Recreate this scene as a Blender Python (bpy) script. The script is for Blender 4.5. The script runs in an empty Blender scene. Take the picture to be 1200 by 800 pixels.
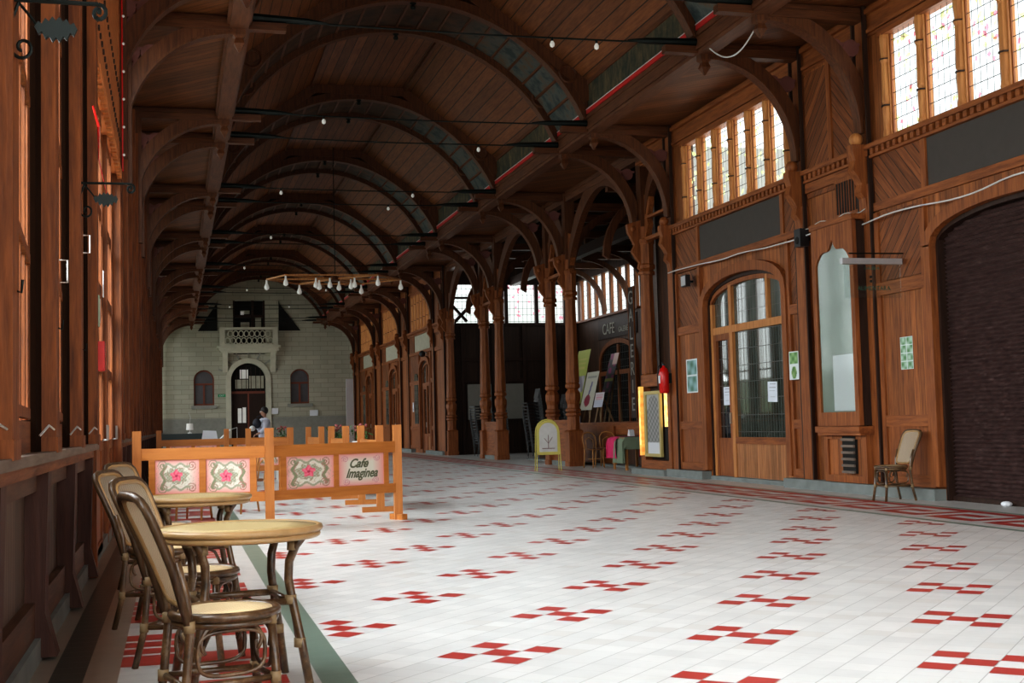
import bpy, math, random
from mathutils import Vector, Matrix
random.seed(7)
PI = math.pi
col = bpy.context.scene.collection
sc = bpy.context.scene

# ------------------------------------------------------------------ materials
MATS = {}
def newmat(name):
    m = bpy.data.materials.new(name); m.use_nodes = True
    nt = m.node_tree; nt.nodes.clear()
    out = nt.nodes.new('ShaderNodeOutputMaterial')
    b = nt.nodes.new('ShaderNodeBsdfPrincipled')
    nt.links.new(b.outputs[0], out.inputs[0])
    MATS[name] = m
    return m, nt, b, out
def N(nt, t, **kw):
    n = nt.nodes.new(t)
    for k, v in kw.items(): setattr(n, k, v)
    return n
def math_n(nt, op, a, b=None, c=None):
    n = nt.nodes.new('ShaderNodeMath'); n.operation = op
    for i, v in enumerate((a, b, c)):
        if v is None: continue
        if isinstance(v, (int, float)): n.inputs[i].default_value = v
        else: nt.links.new(v, n.inputs[i])
    return n.outputs[0]
def mixc(nt, fac, a, b, mode='MIX'):
    n = nt.nodes.new('ShaderNodeMix'); n.data_type = 'RGBA'; n.blend_type = mode
    for sock, v in ((n.inputs[0], fac), (n.inputs[6], a), (n.inputs[7], b)):
        if isinstance(v, (int, float)): sock.default_value = v
        elif isinstance(v, (tuple, list)): sock.default_value = (*v[:3], 1)
        else: nt.links.new(v, sock)
    return n.outputs[2]
def ramp(nt, v, stops):
    r = nt.nodes.new('ShaderNodeValToRGB')
    e = r.color_ramp.elements
    while len(e) < len(stops): e.new(.5)
    for i, (p, c) in enumerate(stops):
        e[i].position = p; e[i].color = (*c, 1) if len(c) == 3 else c
    nt.links.new(v, r.inputs[0]); return r.outputs[0]
def noise(nt, vec, scale, detail=4, rough=.55):
    n = nt.nodes.new('ShaderNodeTexNoise'); n.inputs['Scale'].default_value = scale
    n.inputs['Detail'].default_value = detail; n.inputs['Roughness'].default_value = rough
    if vec is not None: nt.links.new(vec, n.inputs['Vector'])
    return n.outputs['Fac']
def mapping(nt, vec, rot=(0,0,0), scale=(1,1,1)):
    n = nt.nodes.new('ShaderNodeMapping'); n.inputs['Rotation'].default_value = rot; n.inputs['Scale'].default_value = scale
    nt.links.new(vec, n.inputs[0]); return n.outputs[0]
def flat(name, color, rough=.5, metal=0, emis=None, es=0, spec=.5, vary=.12, vs=6):
    m, nt, b, out = newmat(name)
    tc = N(nt, 'ShaderNodeTexCoord')
    f = noise(nt, tc.outputs['Object'], vs)
    c2 = tuple(min(1, x * (1 - vary)) for x in color); c3 = tuple(min(1, x * (1 + vary)) for x in color)
    nt.links.new(mixc(nt, f, c2, c3), b.inputs['Base Color'])
    b.inputs['Roughness'].default_value = rough; b.inputs['Metallic'].default_value = metal
    b.inputs['Specular IOR Level'].default_value = spec
    if emis: b.inputs['Emission Color'].default_value = (*emis, 1); b.inputs['Emission Strength'].default_value = es
    return m
def wood(name, light, dark, board=None, spacing=.12, rot=(0,0,0), grain='z', rough=.55, lines=.35, vary=.42, gs=1.0, spec=.35):
    """board: axis across which planks repeat (after rot); grain: axis along which the grain runs."""
    m, nt, b, out = newmat(name)
    tc = N(nt, 'ShaderNodeTexCoord')
    v = mapping(nt, tc.outputs['Object'], rot=rot)
    s = {'x': (1.2, 14, 14), 'y': (14, 1.2, 14), 'z': (14, 14, 1.2)}[grain]
    g = noise(nt, mapping(nt, v, scale=tuple(q * gs for q in s)), 1.6, 6, .65)
    big = noise(nt, v, .7, 3)
    fac = math_n(nt, 'MULTIPLY_ADD', g, 1.5, -.25)
    c = ramp(nt, fac, [(.18, dark), (.5, tuple((a + b2) / 2 for a, b2 in zip(dark, light))), (.85, light)])
    c = mixc(nt, math_n(nt, 'MULTIPLY', big, vary), c, tuple(x * .35 for x in dark))
    h = g
    if board:
        sep = N(nt, 'ShaderNodeSeparateXYZ'); nt.links.new(v, sep.inputs[0])
        q = math_n(nt, 'DIVIDE', sep.outputs['xyz'.index(board)], spacing)
        fr = math_n(nt, 'FRACT', q); fl = math_n(nt, 'FLOOR', q)
        wn = N(nt, 'ShaderNodeTexWhiteNoise', noise_dimensions='1D'); nt.links.new(fl, wn.inputs['W'])
        tone = math_n(nt, 'MULTIPLY_ADD', wn.outputs['Value'], .5, .72)
        comb = N(nt, 'ShaderNodeCombineXYZ')
        for i in range(3): nt.links.new(tone, comb.inputs[i])
        c = mixc(nt, 1.0, c, comb.outputs[0], 'MULTIPLY')
        ln = math_n(nt, 'LESS_THAN', math_n(nt, 'ABSOLUTE', math_n(nt, 'SUBTRACT', fr, .5)), .46)
        c = mixc(nt, math_n(nt, 'MULTIPLY', math_n(nt, 'SUBTRACT', 1, ln), 1 - lines), c, tuple(x * .12 for x in dark))
        h = math_n(nt, 'ADD', ln, math_n(nt, 'MULTIPLY', g, .2))
    nt.links.new(c, b.inputs['Base Color'])
    bp = N(nt, 'ShaderNodeBump'); bp.inputs['Strength'].default_value = .35; bp.inputs['Distance'].default_value = .01
    nt.links.new(h, bp.inputs['Height']); nt.links.new(bp.outputs[0], b.inputs['Normal'])
    b.inputs['Roughness'].default_value = rough; b.inputs['Specular IOR Level'].default_value = spec
    return m

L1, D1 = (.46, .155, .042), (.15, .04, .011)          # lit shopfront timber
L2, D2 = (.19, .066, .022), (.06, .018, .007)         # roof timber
wood('timber', L1, D1, grain='z')
wood('timber_y', L1, D1, grain='y')
wood('boards_v', (.52, .185, .052), (.18, .05, .014), 'y', .13, grain='z')
wood('boards_d1', (.38, .13, .038), (.11, .03, .01), 'y', .15, rot=(PI/4, 0, 0), grain='z', lines=.05)
wood('boards_d2', (.38, .13, .038), (.11, .03, .01), 'y', .15, rot=(-PI/4, 0, 0), grain='z', lines=.05)
wood('door_boards', (.56, .26, .10), (.30, .11, .04), 'y', .09, grain='z')
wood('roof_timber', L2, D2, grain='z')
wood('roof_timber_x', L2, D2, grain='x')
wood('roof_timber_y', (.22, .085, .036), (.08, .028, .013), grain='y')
wood('ceiling_boards', (.30, .112, .036), (.13, .04, .013), 'x', .21, grain='y', lines=.0)
wood('aisle_boards', (.28, .105, .032), (.1, .032, .011), 'y', .14, rot=(0, 0, PI/4), grain='x', lines=.25)
wood('left_timber', (.46, .14, .032), (.10, .026, .008), grain='z', vary=.5)
wood('left_timber_y', (.42, .15, .05), (.12, .035, .014), grain='y', vary=.5)
wood('wainscot', (.19, .125, .085), (.08, .045, .03), 'y', .085, grain='z', vary=.4)
wood('weathered_red', (.20, .10, .055), (.07, .03, .018), grain='y')
wood('pier_red', (.11, .04, .024), (.05, .016, .01), grain='z')
wood('fascia_lit', (.70, .26, .075), (.38, .11, .03), grain='y', vary=.1)  # lighter copy of the left timber, light on the fascia put into its colour
wood('weathered', (.30, .24, .19), (.12, .085, .065), grain='y')
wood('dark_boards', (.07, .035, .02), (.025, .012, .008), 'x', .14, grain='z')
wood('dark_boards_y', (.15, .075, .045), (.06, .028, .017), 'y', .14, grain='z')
wood('dark_timber', (.06, .025, .014), (.02, .009, .006), grain='z')
wood('mullion_wood', (.66, .31, .10), (.36, .13, .04), grain='z', vary=.15)
wood('fence_wood', (.60, .235, .055), (.42, .14, .03), grain='x', vary=.12, gs=.8, rough=.4)
wood('fence_wood_z', (.60, .235, .055), (.42, .14, .03), grain='z', vary=.12, gs=.8, rough=.4)
wood('chair_pine', (.55, .27, .09), (.36, .15, .045), grain='z', vary=.1)
wood('seat_pine', (.30, .13, .05), (.16, .06, .025), grain='x', vary=.1)
wood('easel_pine', (.5, .33, .18), (.3, .18, .09), grain='z')
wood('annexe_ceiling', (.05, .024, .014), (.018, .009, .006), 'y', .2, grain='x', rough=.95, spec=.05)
flat('sky_white', (.9, .9, .88), .9)
flat('iron', (.012, .018, .017), .5, .6)
flat('stone_curb', (.20, .22, .21), .8, vary=.35, vs=4)
flat('white_enamel', (.75, .75, .72), .35)
flat('grey_panel', (.062, .052, .045), .75)
flat('board_grey', (.26, .25, .22), .8)
flat('pale_panel', (.42, .40, .31), .75, vary=.3)
flat('red_paint', (.55, .03, .025), .45)
flat('red_gloss', (.6, .012, .01), .25)
flat('black_plastic', (.015, .015, .017), .45)
flat('gap_dark', (.02, .010, .006), .95, spec=.02)
flat('dark_void', (.012, .01, .008), .9)
flat('steel', (.5, .5, .48), .3, .9)
flat('dull_steel', (.05, .05, .05), .35, .8)
flat('pane_dim', (.085, .08, .09), .3, vary=.4, vs=2)
flat('sign_green', (.03, .10, .07), .6)
flat('case_reflection', (.33, .38, .34), .5, vary=.35, vs=1.5)
wood('bamboo_dark', (.17, .10, .05), (.04, .022, .012), grain='z', rough=.3)
flat('aluminium', (.5, .5, .52), .45, .5)
flat('white_paper', (.78, .80, .84), .7, vary=.04)
flat('print_ink', (.05, .06, .09), .7)
flat('dim_lettering', (.33, .32, .29), .7)
flat('pale_lettering', (.55, .53, .47), .7)
flat('bulb_glass', (.75, .75, .72), .25, emis=(1, .97, .9), es=.12)
flat('yellow_paint', (.62, .55, .13), .5)
flat('gold_frame', (.52, .42, .16), .4, .3)
flat('pink_cloth', (.62, .03, .13), .85)
flat('green_cloth', (.20, .25, .17), .9)
flat('amber_lamp', (.9, .55, .1), .4, emis=(1, .50, .07), es=.9)
flat('amber_hot', (.9, .65, .3), .4, emis=(1, .66, .14), es=1.5)
flat('skin', (.45, .24, .16), .55)
flat('hair', (.015, .011, .009), .6)
flat('coat_cloth', (.58, .59, .68), .85)
flat('trouser_cloth', (.06, .06, .08), .85)
flat('bag_cloth', (.02, .024, .035), .7)
flat('piano_black', (.02, .035, .035), .4)
flat('leaf_green', (.06, .14, .04), .6, vary=.5, vs=20)
flat('leaf_vine', (.20, .25, .08), .6, vary=.5, vs=9)
flat('leaf_red', (.30, .04, .07), .6, vary=.5, vs=9)
flat('flower_red', (.36, .10, .10), .6)
flat('terracotta', (.3, .12, .07), .8)
flat('thermo_green', (.35, .5, .38), .5)
flat('carved_pink', (.17, .06, .05), .7, vary=.3)
flat('cable_white', (.62, .62, .6), .5)
flat('exit_green', (.02, .32, .12), .5)
flat('stone_light', (.55, .53, .42), .85, vary=.2, vs=3)
flat('stone_sill', (.30, .30, .26), .85, vary=.2)
flat('sash_red', (.20, .055, .03), .6)

for nm in ('leaf_vine', 'leaf_red'):
    nt = MATS[nm].node_tree; b = [n for n in nt.nodes if n.type == 'BSDF_PRINCIPLED'][0]; o_ = [n for n in nt.nodes if n.type == 'OUTPUT_MATERIAL'][0]
    tl = nt.nodes.new('ShaderNodeBsdfTranslucent'); ms = nt.nodes.new('ShaderNodeMixShader'); ms.inputs[0].default_value = .75
    tl.inputs[0].default_value = (.55, .60, .30, 1) if nm == 'leaf_vine' else (.62, .22, .28, 1)
    nt.links.new(b.outputs[0], ms.inputs[1]); nt.links.new(tl.outputs[0], ms.inputs[2]); nt.links.new(ms.outputs[0], o_.inputs[0])
# floor tiles laid at 45 degrees
def tiles_mat():
    m, nt, b, out = newmat('white_tiles')
    S = .1595; X0, Y0 = 1.609, 6.42
    tc = N(nt, 'ShaderNodeTexCoord'); sep = N(nt, 'ShaderNodeSeparateXYZ'); nt.links.new(tc.outputs['Object'], sep.inputs[0])
    x = math_n(nt, 'SUBTRACT', sep.outputs[0], X0); y = math_n(nt, 'SUBTRACT', sep.outputs[1], Y0)
    k = 1 / (S * math.sqrt(2))
    u = math_n(nt, 'MULTIPLY_ADD', math_n(nt, 'SUBTRACT', x, y), k, .5)
    v = math_n(nt, 'MULTIPLY_ADD', math_n(nt, 'ADD', x, y), k, .5)
    def joint(q, w):
        f = math_n(nt, 'FRACT', q); return math_n(nt, 'GREATER_THAN', math_n(nt, 'ABSOLUTE', math_n(nt, 'SUBTRACT', f, .5)), .5 - w)
    ju = joint(u, .018); jv = joint(v, .008)
    cb = N(nt, 'ShaderNodeCombineXYZ'); nt.links.new(math_n(nt, 'FLOOR', u), cb.inputs[0]); nt.links.new(math_n(nt, 'FLOOR', v), cb.inputs[1])
    wn = N(nt, 'ShaderNodeTexWhiteNoise', noise_dimensions='3D'); nt.links.new(cb.outputs[0], wn.inputs['Vector'])
    st = noise(nt, tc.outputs['Object'], 1.3, 6, .7)
    c = mixc(nt, wn.outputs['Value'], (.70, .71, .70), (.80, .805, .79))
    c = mixc(nt, math_n(nt, 'MULTIPLY', math_n(nt, 'GREATER_THAN', wn.outputs['Value'], .93), .4), c, (.55, .53, .49))
    c = mixc(nt, ramp(nt, st, [(.45, (0, 0, 0)), (.85, (.5, .5, .5))]), c, (.5, .5, .48))
    j = math_n(nt, 'MAXIMUM', math_n(nt, 'MULTIPLY', ju, .62), math_n(nt, 'MULTIPLY', jv, .38))
    c = mixc(nt, j, c, (.30, .30, .29))
    nt.links.new(c, b.inputs['Base Color'])
    r = noise(nt, tc.outputs['Object'], 5, 4)
    nt.links.new(math_n(nt, 'MULTIPLY_ADD', r, .3, .22), b.inputs['Roughness'])
    b.inputs['Specular IOR Level'].default_value = .4
tiles_mat()
def small_tile(name, color, rough=.35):
    m, nt, b, out = newmat(name)
    tc = N(nt, 'ShaderNodeTexCoord')
    f = noise(nt, tc.outputs['Object'], 7, 5)
    sep = N(nt, 'ShaderNodeSeparateXYZ'); nt.links.new(tc.outputs['Object'], sep.inputs[0])
    fr = math_n(nt, 'FRACT', math_n(nt, 'DIVIDE', sep.outputs[1], .1595))
    ln = math_n(nt, 'GREATER_THAN', fr, .96)
    c = mixc(nt, f, tuple(q * .8 for q in color), tuple(min(1, q * 1.15) for q in color))
    c = mixc(nt, math_n(nt, 'MULTIPLY', ln, .45), c, (.3, .3, .28))
    nt.links.new(c, b.inputs['Base Color']); b.inputs['Roughness'].default_value = rough
small_tile('red_tile', (.47, .045, .035))
flat('red_motif', (.47, .05, .04), .35, vary=.25, vs=3)
small_tile('green_tile', (.19, .27, .22))
small_tile('dark_tile', (.06, .065, .055))
small_tile('tan_tile', (.30, .25, .20))
small_tile('pale_tile', (.62, .62, .60))

# leaded window glass (light passes), dark leaded shop glass, plain glass
def glass_mat(name, tint, sx, sz, lead=True, axis='y', body=.8, lw=.04):
    m, nt, b, out = newmat(name)
    tc = N(nt, 'ShaderNodeTexCoord'); sep = N(nt, 'ShaderNodeSeparateXYZ'); nt.links.new(tc.outputs['Object'], sep.inputs[0])
    tr = N(nt, 'ShaderNodeBsdfTransparent'); tr.inputs[0].default_value = (*tint, 1)
    gl = N(nt, 'ShaderNodeBsdfGlossy'); gl.inputs['Roughness'].default_value = .08
    mx = N(nt, 'ShaderNodeMixShader'); mx.inputs[0].default_value = .08
    nt.links.new(tr.outputs[0], mx.inputs[1]); nt.links.new(gl.outputs[0], mx.inputs[2])
    last = mx.outputs[0]
    if lead:
        def ln(s, p, w): return math_n(nt, 'GREATER_THAN', math_n(nt, 'ABSOLUTE', math_n(nt, 'SUBTRACT', math_n(nt, 'FRACT', math_n(nt, 'DIVIDE', s, p)), .5)), .5 - w)
        l = math_n(nt, 'MAXIMUM', ln(sep.outputs['xyz'.index(axis)], sx, lw), ln(sep.outputs[2], sz, lw * sx / sz))
        b.inputs['Base Color'].default_value = (.03, .03, .03, 1)
        m2 = N(nt, 'ShaderNodeMixShader'); nt.links.new(l, m2.inputs[0]); nt.links.new(last, m2.inputs[1]); nt.links.new(b.outputs[0], m2.inputs[2]); last = m2.outputs[0]
    nt.links.new(last, out.inputs[0])
glass_mat('leaded_glass', (.93, .95, .93), .13, .19)
glass_mat('leaded_glass_x', (.93, .95, .93), .17, .25, axis='x')
glass_mat('clear_glass', (.92, .95, .94), 1, 1, lead=False)
def shopglass(name, base, lead, sx=.1, sz=.3):
    m, nt, b, out = newmat(name)
    tc = N(nt, 'ShaderNodeTexCoord'); sep = N(nt, 'ShaderNodeSeparateXYZ'); nt.links.new(tc.outputs['Object'], sep.inputs[0])
    f = noise(nt, mapping(nt, tc.outputs['Object'], scale=(1, 2.5, .8)), 1.3, 3)
    c = ramp(nt, f, [(.35, tuple(q * .4 for q in base)), (.7, base)])
    if lead:
        def ln(s, p, w): return math_n(nt, 'GREATER_THAN', math_n(nt, 'ABSOLUTE', math_n(nt, 'SUBTRACT', math_n(nt, 'FRACT', math_n(nt, 'DIVIDE', s, p)), .5)), .5 - w)
        l = math_n(nt, 'MAXIMUM', ln(sep.outputs[1], sx, .06), ln(sep.outputs[2], sz, .02))
        c = mixc(nt, l, c, (.035, .03, .022))
        nt.links.new(math_n(nt, 'MULTIPLY_ADD', l, .5, .03), b.inputs['Roughness'])
    else: b.inputs['Roughness'].default_value = .04
    nt.links.new(c, b.inputs['Base Color']); b.inputs['Specular IOR Level'].default_value = 1.0
    b.inputs['Coat Weight'].default_value = .15; b.inputs['Coat Roughness'].default_value = .02
shopglass('shop_glass', (.07, .085, .07), True)
shopglass('arch_glass', (.13, .15, .13), True, .12, .22)
shopglass('dark_glass', (.02, .022, .022), True, .16, .25)
glass_mat('case_glass', (.93, .95, .94), 1, 1, lead=False)

# masonry of the far gable wall
m, nt, b, out = newmat('ashlar')
tc = N(nt, 'ShaderNodeTexCoord'); v = mapping(nt, tc.outputs['Object'], rot=(-PI/2, 0, 0))
br = N(nt, 'ShaderNodeTexBrick'); nt.links.new(v, br.inputs['Vector'])
br.inputs['Color1'].default_value = (.56, .54, .42, 1); br.inputs['Color2'].default_value = (.46, .445, .345, 1); br.inputs['Mortar'].default_value = (.30, .29, .23, 1)
br.inputs['Scale'].default_value = 1; br.inputs['Brick Width'].default_value = .8; br.inputs['Row Height'].default_value = .26; br.inputs['Mortar Size'].default_value = .012
nz = noise(nt, tc.outputs['Object'], .8, 5)
nt.links.new(mixc(nt, math_n(nt, 'MULTIPLY', nz, .5), br.outputs[0], (.26, .25, .20)), b.inputs['Base Color']); b.inputs['Roughness'].default_value = .9
# roller shutter (slats are modelled; this is the worn brown paint, lightened in place of gloss)
m, nt, b, out = newmat('shutter_paint')
tc = N(nt, 'ShaderNodeTexCoord'); f = noise(nt, mapping(nt, tc.outputs['Object'], scale=(1, 3, 12)), 2, 6, .7)
nt.links.new(ramp(nt, f, [(.35, (.06, .034, .031)), (.6, (.14, .085, .078)), (.8, (.32, .24, .22))]), b.inputs['Base Color'])
b.inputs['Roughness'].default_value = .3; b.inputs['Metallic'].default_value = .35
# cane webbing
def cane(name, c1, c2, s):
    m, nt, b, out = newmat(name)
    tc = N(nt, 'ShaderNodeTexCoord'); ch = N(nt, 'ShaderNodeTexChecker'); ch.inputs['Scale'].default_value = s
    nt.links.new(tc.outputs['Object'], ch.inputs['Vector'])
    ch.inputs[1].default_value = (*c1, 1); ch.inputs[2].default_value = (*c2, 1)
    nt.links.new(ch.outputs[0], b.inputs['Base Color']); b.inputs['Roughness'].default_value = .5
cane('cane_back', (.88, .79, .62), (.42, .34, .23), 80)
nt = MATS['cane_back'].node_tree; b = [n for n in nt.nodes if n.type == 'BSDF_PRINCIPLED'][0]; o_ = [n for n in nt.nodes if n.type == 'OUTPUT_MATERIAL'][0]
tl = nt.nodes.new('ShaderNodeBsdfTranslucent'); ms = nt.nodes.new('ShaderNodeMixShader'); ms.inputs[0].default_value = .5; tl.inputs[0].default_value = (.75, .62, .42, 1)
nt.links.new(b.outputs[0], ms.inputs[1]); nt.links.new(tl.outputs[0], ms.inputs[2]); nt.links.new(ms.outputs[0], o_.inputs[0])
cane('cane_seat', (.86, .70, .44), (.70, .52, .28), 90)
cane('cane_table', (.62, .49, .25), (.33, .24, .11), 60)
# bamboo poles: ringed olive-brown
m, nt, b, out = newmat('bamboo')
tc = N(nt, 'ShaderNodeTexCoord'); f = noise(nt, tc.outputs['Object'], 9, 5, .7)
nt.links.new(ramp(nt, f, [(.32, (.028, .015, .008)), (.55, (.125, .07, .032)), (.78, (.32, .21, .11))]), b.inputs['Base Color'])
b.inputs['Roughness'].default_value = .3; b.inputs['Coat Weight'].default_value = .3
flat('bamboo_rim', (.40, .25, .11), .3, vary=.35, vs=9)
flat('binding', (.26, .18, .09), .5, vary=.3, vs=30)
# painted frieze and arch soffit
for nm, c1, c2, st_ in (('amber_hot', (1, .32, .03), (1, .82, .35), 1.35), ('amber_lamp', (.8, .22, .02), (1, .6, .12), .7)):
    m, nt, b, out = newmat(nm); tc = N(nt, 'ShaderNodeTexCoord'); f = noise(nt, mapping(nt, tc.outputs['Object'], scale=(1, 6, 3)), 3, 4)
    nt.links.new(ramp(nt, f, [(.35, c1), (.62, c2)]), b.inputs['Emission Color']); b.inputs['Emission Strength'].default_value = st_; b.inputs['Base Color'].default_value = (.6, .35, .1, 1)
m, nt, b, out = newmat('painted_frieze')
tc = N(nt, 'ShaderNodeTexCoord'); f = noise(nt, mapping(nt, tc.outputs['Object'], scale=(1, 1, .5)), 5, 5, .7)
nt.links.new(ramp(nt, f, [(.38, (.02, .026, .017)), (.52, (.065, .055, .028)), (.7, (.16, .11, .05))]), b.inputs['Base Color']); b.inputs['Roughness'].default_value = .8
m, nt, b, out = newmat('shaded_soffit_paint')
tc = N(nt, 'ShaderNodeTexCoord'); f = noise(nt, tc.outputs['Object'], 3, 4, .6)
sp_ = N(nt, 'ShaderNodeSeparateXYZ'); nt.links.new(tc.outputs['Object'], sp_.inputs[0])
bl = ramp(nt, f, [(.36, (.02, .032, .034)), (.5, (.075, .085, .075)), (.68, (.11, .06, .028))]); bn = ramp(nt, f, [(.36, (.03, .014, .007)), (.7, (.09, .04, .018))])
gx = math_n(nt, 'MULTIPLY_ADD', sp_.outputs[0], .8, -4.4); gc = N(nt, 'ShaderNodeClamp'); nt.links.new(gx, gc.inputs[0])  # blue paint fades to dark brown leftward: the unlit side put into the colour
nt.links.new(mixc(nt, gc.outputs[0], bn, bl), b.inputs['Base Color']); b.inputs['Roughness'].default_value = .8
# colour-attribute paint (for painted panels and printed posters)
for nm, rg in (('painted_panel', .5), ('printed_sheet', .45)):
    m, nt, b, out = newmat(nm); a = N(nt, 'ShaderNodeVertexColor'); a.layer_name = 'paint'
    nt.links.new(a.outputs[0], b.inputs['Base Color']); b.inputs['Roughness'].default_value = rg

# ------------------------------------------------------------------ mesh helpers
class MB:
    def __init__(s): s.v = []; s.f = []; s.mi = []; s.m = 0
    def add(s, vs, fs):
        o = len(s.v); s.v += [tuple(q) for q in vs]
        for f in fs: s.f.append([o + i for i in f]); s.mi.append(s.m)
        return s
    cnt = 0
    def box(s, x0, x1, y0, y1, z0, z1):
        MB.cnt += 1; e = (MB.cnt % 11) * .0004; x0 -= e; x1 += e; y0 -= e; y1 += e; z1 += e
        return s.add([(x, y, z) for x in (x0, x1) for y in (y0, y1) for z in (z0, z1)],
                     [(0,1,3,2),(4,6,7,5),(0,4,5,1),(2,3,7,6),(0,2,6,4),(1,5,7,3)])
    def bar(s, a, b, w, d=None, up=(0,0,1)):
        d = d or w; a = Vector(a); b = Vector(b); t = (b - a).normalized(); u = Vector(up)
        if abs(t.dot(u)) > .98: u = Vector((0, 1, 0))
        n = t.cross(u).normalized(); k = n.cross(t)
        vs = []
        for p in (a, b):
            for i, j in ((-1,-1),(1,-1),(1,1),(-1,1)): vs.append(p + n * (i * w / 2) + k * (j * d / 2))
        return s.add(vs, [(0,1,2,3),(7,6,5,4),(0,4,5,1),(1,5,6,2),(2,6,7,3),(3,7,4,0)])
    def tube(s, pts, r, seg=8, cyc=False):
        pts = [Vector(p) for p in pts]; n = len(pts)
        rs = r if isinstance(r, (list, tuple)) else [r] * n
        t0 = (pts[1] - pts[0]).normalized(); u = Vector((0,0,1)) if abs(t0.z) < .9 else Vector((1,0,0))
        nrm = t0.cross(u).normalized(); vs = []
        for i, p in enumerate(pts):
            if cyc: t = (pts[(i + 1) % n] - pts[i - 1]).normalized()
            else: t = (pts[min(i + 1, n - 1)] - pts[max(i - 1, 0)]).normalized()
            nrm = (nrm - t * nrm.dot(t)).normalized(); bn = t.cross(nrm)
            for k in range(seg):
                a = 2 * PI * k / seg; vs.append(p + (nrm * math.cos(a) + bn * math.sin(a)) * rs[i])
        fs = []
        for i in range(n if cyc else n - 1):
            for k in range(seg):
                j = (i + 1) % n
                fs.append((i * seg + k, i * seg + (k + 1) % seg, j * seg + (k + 1) % seg, j * seg + k))
        if not cyc: fs += [tuple(range(seg))[::-1], tuple((n - 1) * seg + k for k in range(seg))]
        return s.add(vs, fs)
    def lathe(s, prof, c=(0,0,0), seg=16, sq=False):
        vs = []; n = len(prof); cx, cy, cz = c
        if sq: seg = 4
        for r, z in prof:
            for k in range(seg):
                a = 2 * PI * (k + (.5 if sq else 0)) / seg; q = r * (math.sqrt(2) if sq else 1)
                vs.append((cx + q * math.cos(a), cy + q * math.sin(a), cz + z))
        fs = [(i * seg + k, i * seg + (k + 1) % seg, (i + 1) * seg + (k + 1) % seg, (i + 1) * seg + k) for i in range(n - 1) for k in range(seg)]
        fs += [tuple(range(seg))[::-1], tuple((n - 1) * seg + k for k in range(seg))]
        return s.add(vs, fs)
    def prism(s, poly, plane, a, b):
        """poly of 2-D points in 'yz','xz' or 'xy', extruded from a to b along the third axis"""
        def P(p, t): return {'yz': (t, p[0], p[1]), 'xz': (p[0], t, p[1]), 'xy': (p[0], p[1], t)}[plane]
        n = len(poly)
        return s.add([P(p, a) for p in poly] + [P(p, b) for p in poly],
                     [tuple(range(n))[::-1], tuple(range(n, 2 * n))] + [(i, (i + 1) % n, n + (i + 1) % n, n + i) for i in range(n)])
    def strip(s, inner, outer, plane, a, b):
        """solid band between two polylines of the same length (arches)"""
        def P(p, t): return {'yz': (t, p[0], p[1]), 'xz': (p[0], t, p[1]), 'xy': (p[0], p[1], t)}[plane]
        for i in range(len(inner) - 1):
            q = [inner[i], inner[i + 1], outer[i + 1], outer[i]]
            s.add([P(p, a) for p in q] + [P(p, b) for p in q], [(3,2,1,0),(4,5,6,7),(0,1,5,4),(1,2,6,5),(2,3,7,6),(3,0,4,7)])
        return s
    def sphere(s, c, r, seg=10, rings=7, sz=1):
        return s.lathe([(max(1e-4, r * math.sin(PI * i / rings)), -r * sz * math.cos(PI * i / rings)) for i in range(rings + 1)], c, seg)
    def build(s, name, mats, parent=None, smooth=False, kind=None):
        me = bpy.data.meshes.new(name); me.from_pydata(s.v, [], s.f)
        if isinstance(mats, str): mats = [mats]
        for m in mats: me.materials.append(MATS[m])
        if len(mats) > 1: me.polygons.foreach_set('material_index', s.mi)
        if smooth: me.polygons.foreach_set('use_smooth', [True] * len(me.polygons))
        me.update()
        o = bpy.data.objects.new(name, me); col.objects.link(o)
        if parent: o.parent = parent
        if kind: o['kind'] = kind
        return o
def box1(*a): return MB().box(*a)
def thing(name, label, cat, loc=(0,0,0), rz=0, group=None):
    o = bpy.data.objects.new(name, None); col.objects.link(o); o.empty_display_size = .1
    o.location = loc; o.rotation_euler = (0, 0, rz); o['label'] = label; o['category'] = cat
    if group: o['group'] = group
    return o
def tag(o, label, cat, group=None):
    o['label'] = label; o['category'] = cat
    if group: o['group'] = group
    return o
def struct(name):
    o = bpy.data.objects.new(name, None); col.objects.link(o); o['kind'] = 'structure'; o.empty_display_size = .1
    return o
def dup(root, loc, rz=None, label=None, group=None):
    r = root.copy(); col.objects.link(r); r.location = loc
    if rz is not None: r.rotation_euler = (0, 0, rz)
    if label: r['label'] = label
    if group: r['group'] = group
    def rec(a, b):
        for ch in a.children:
            c = ch.copy(); col.objects.link(c); c.parent = b; rec(ch, c)
    rec(root, r)
    return r
def text(name, s, size, mat, parent, loc, rot, ext=.002, align='CENTER', shear=0, sx=1, bold=0):
    cu = bpy.data.curves.new(name, 'FONT'); cu.body = s; cu.size = size; cu.extrude = ext; cu.align_x = align; cu.align_y = 'CENTER'; cu.shear = shear; cu.offset = bold
    t = bpy.data.objects.new(name, cu); col.objects.link(t)
    dg = bpy.context.evaluated_depsgraph_get(); dg.update()
    me = bpy.data.meshes.new_from_object(t.evaluated_get(dg))
    bpy.data.objects.remove(t)
    me.materials.clear(); me.materials.append(MATS[mat])
    for v in me.vertices: v.co.x *= sx
    o = bpy.data.objects.new(name, me); col.objects.link(o); o.parent = parent; o.location = loc; o.rotation_euler = rot
    return o
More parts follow.
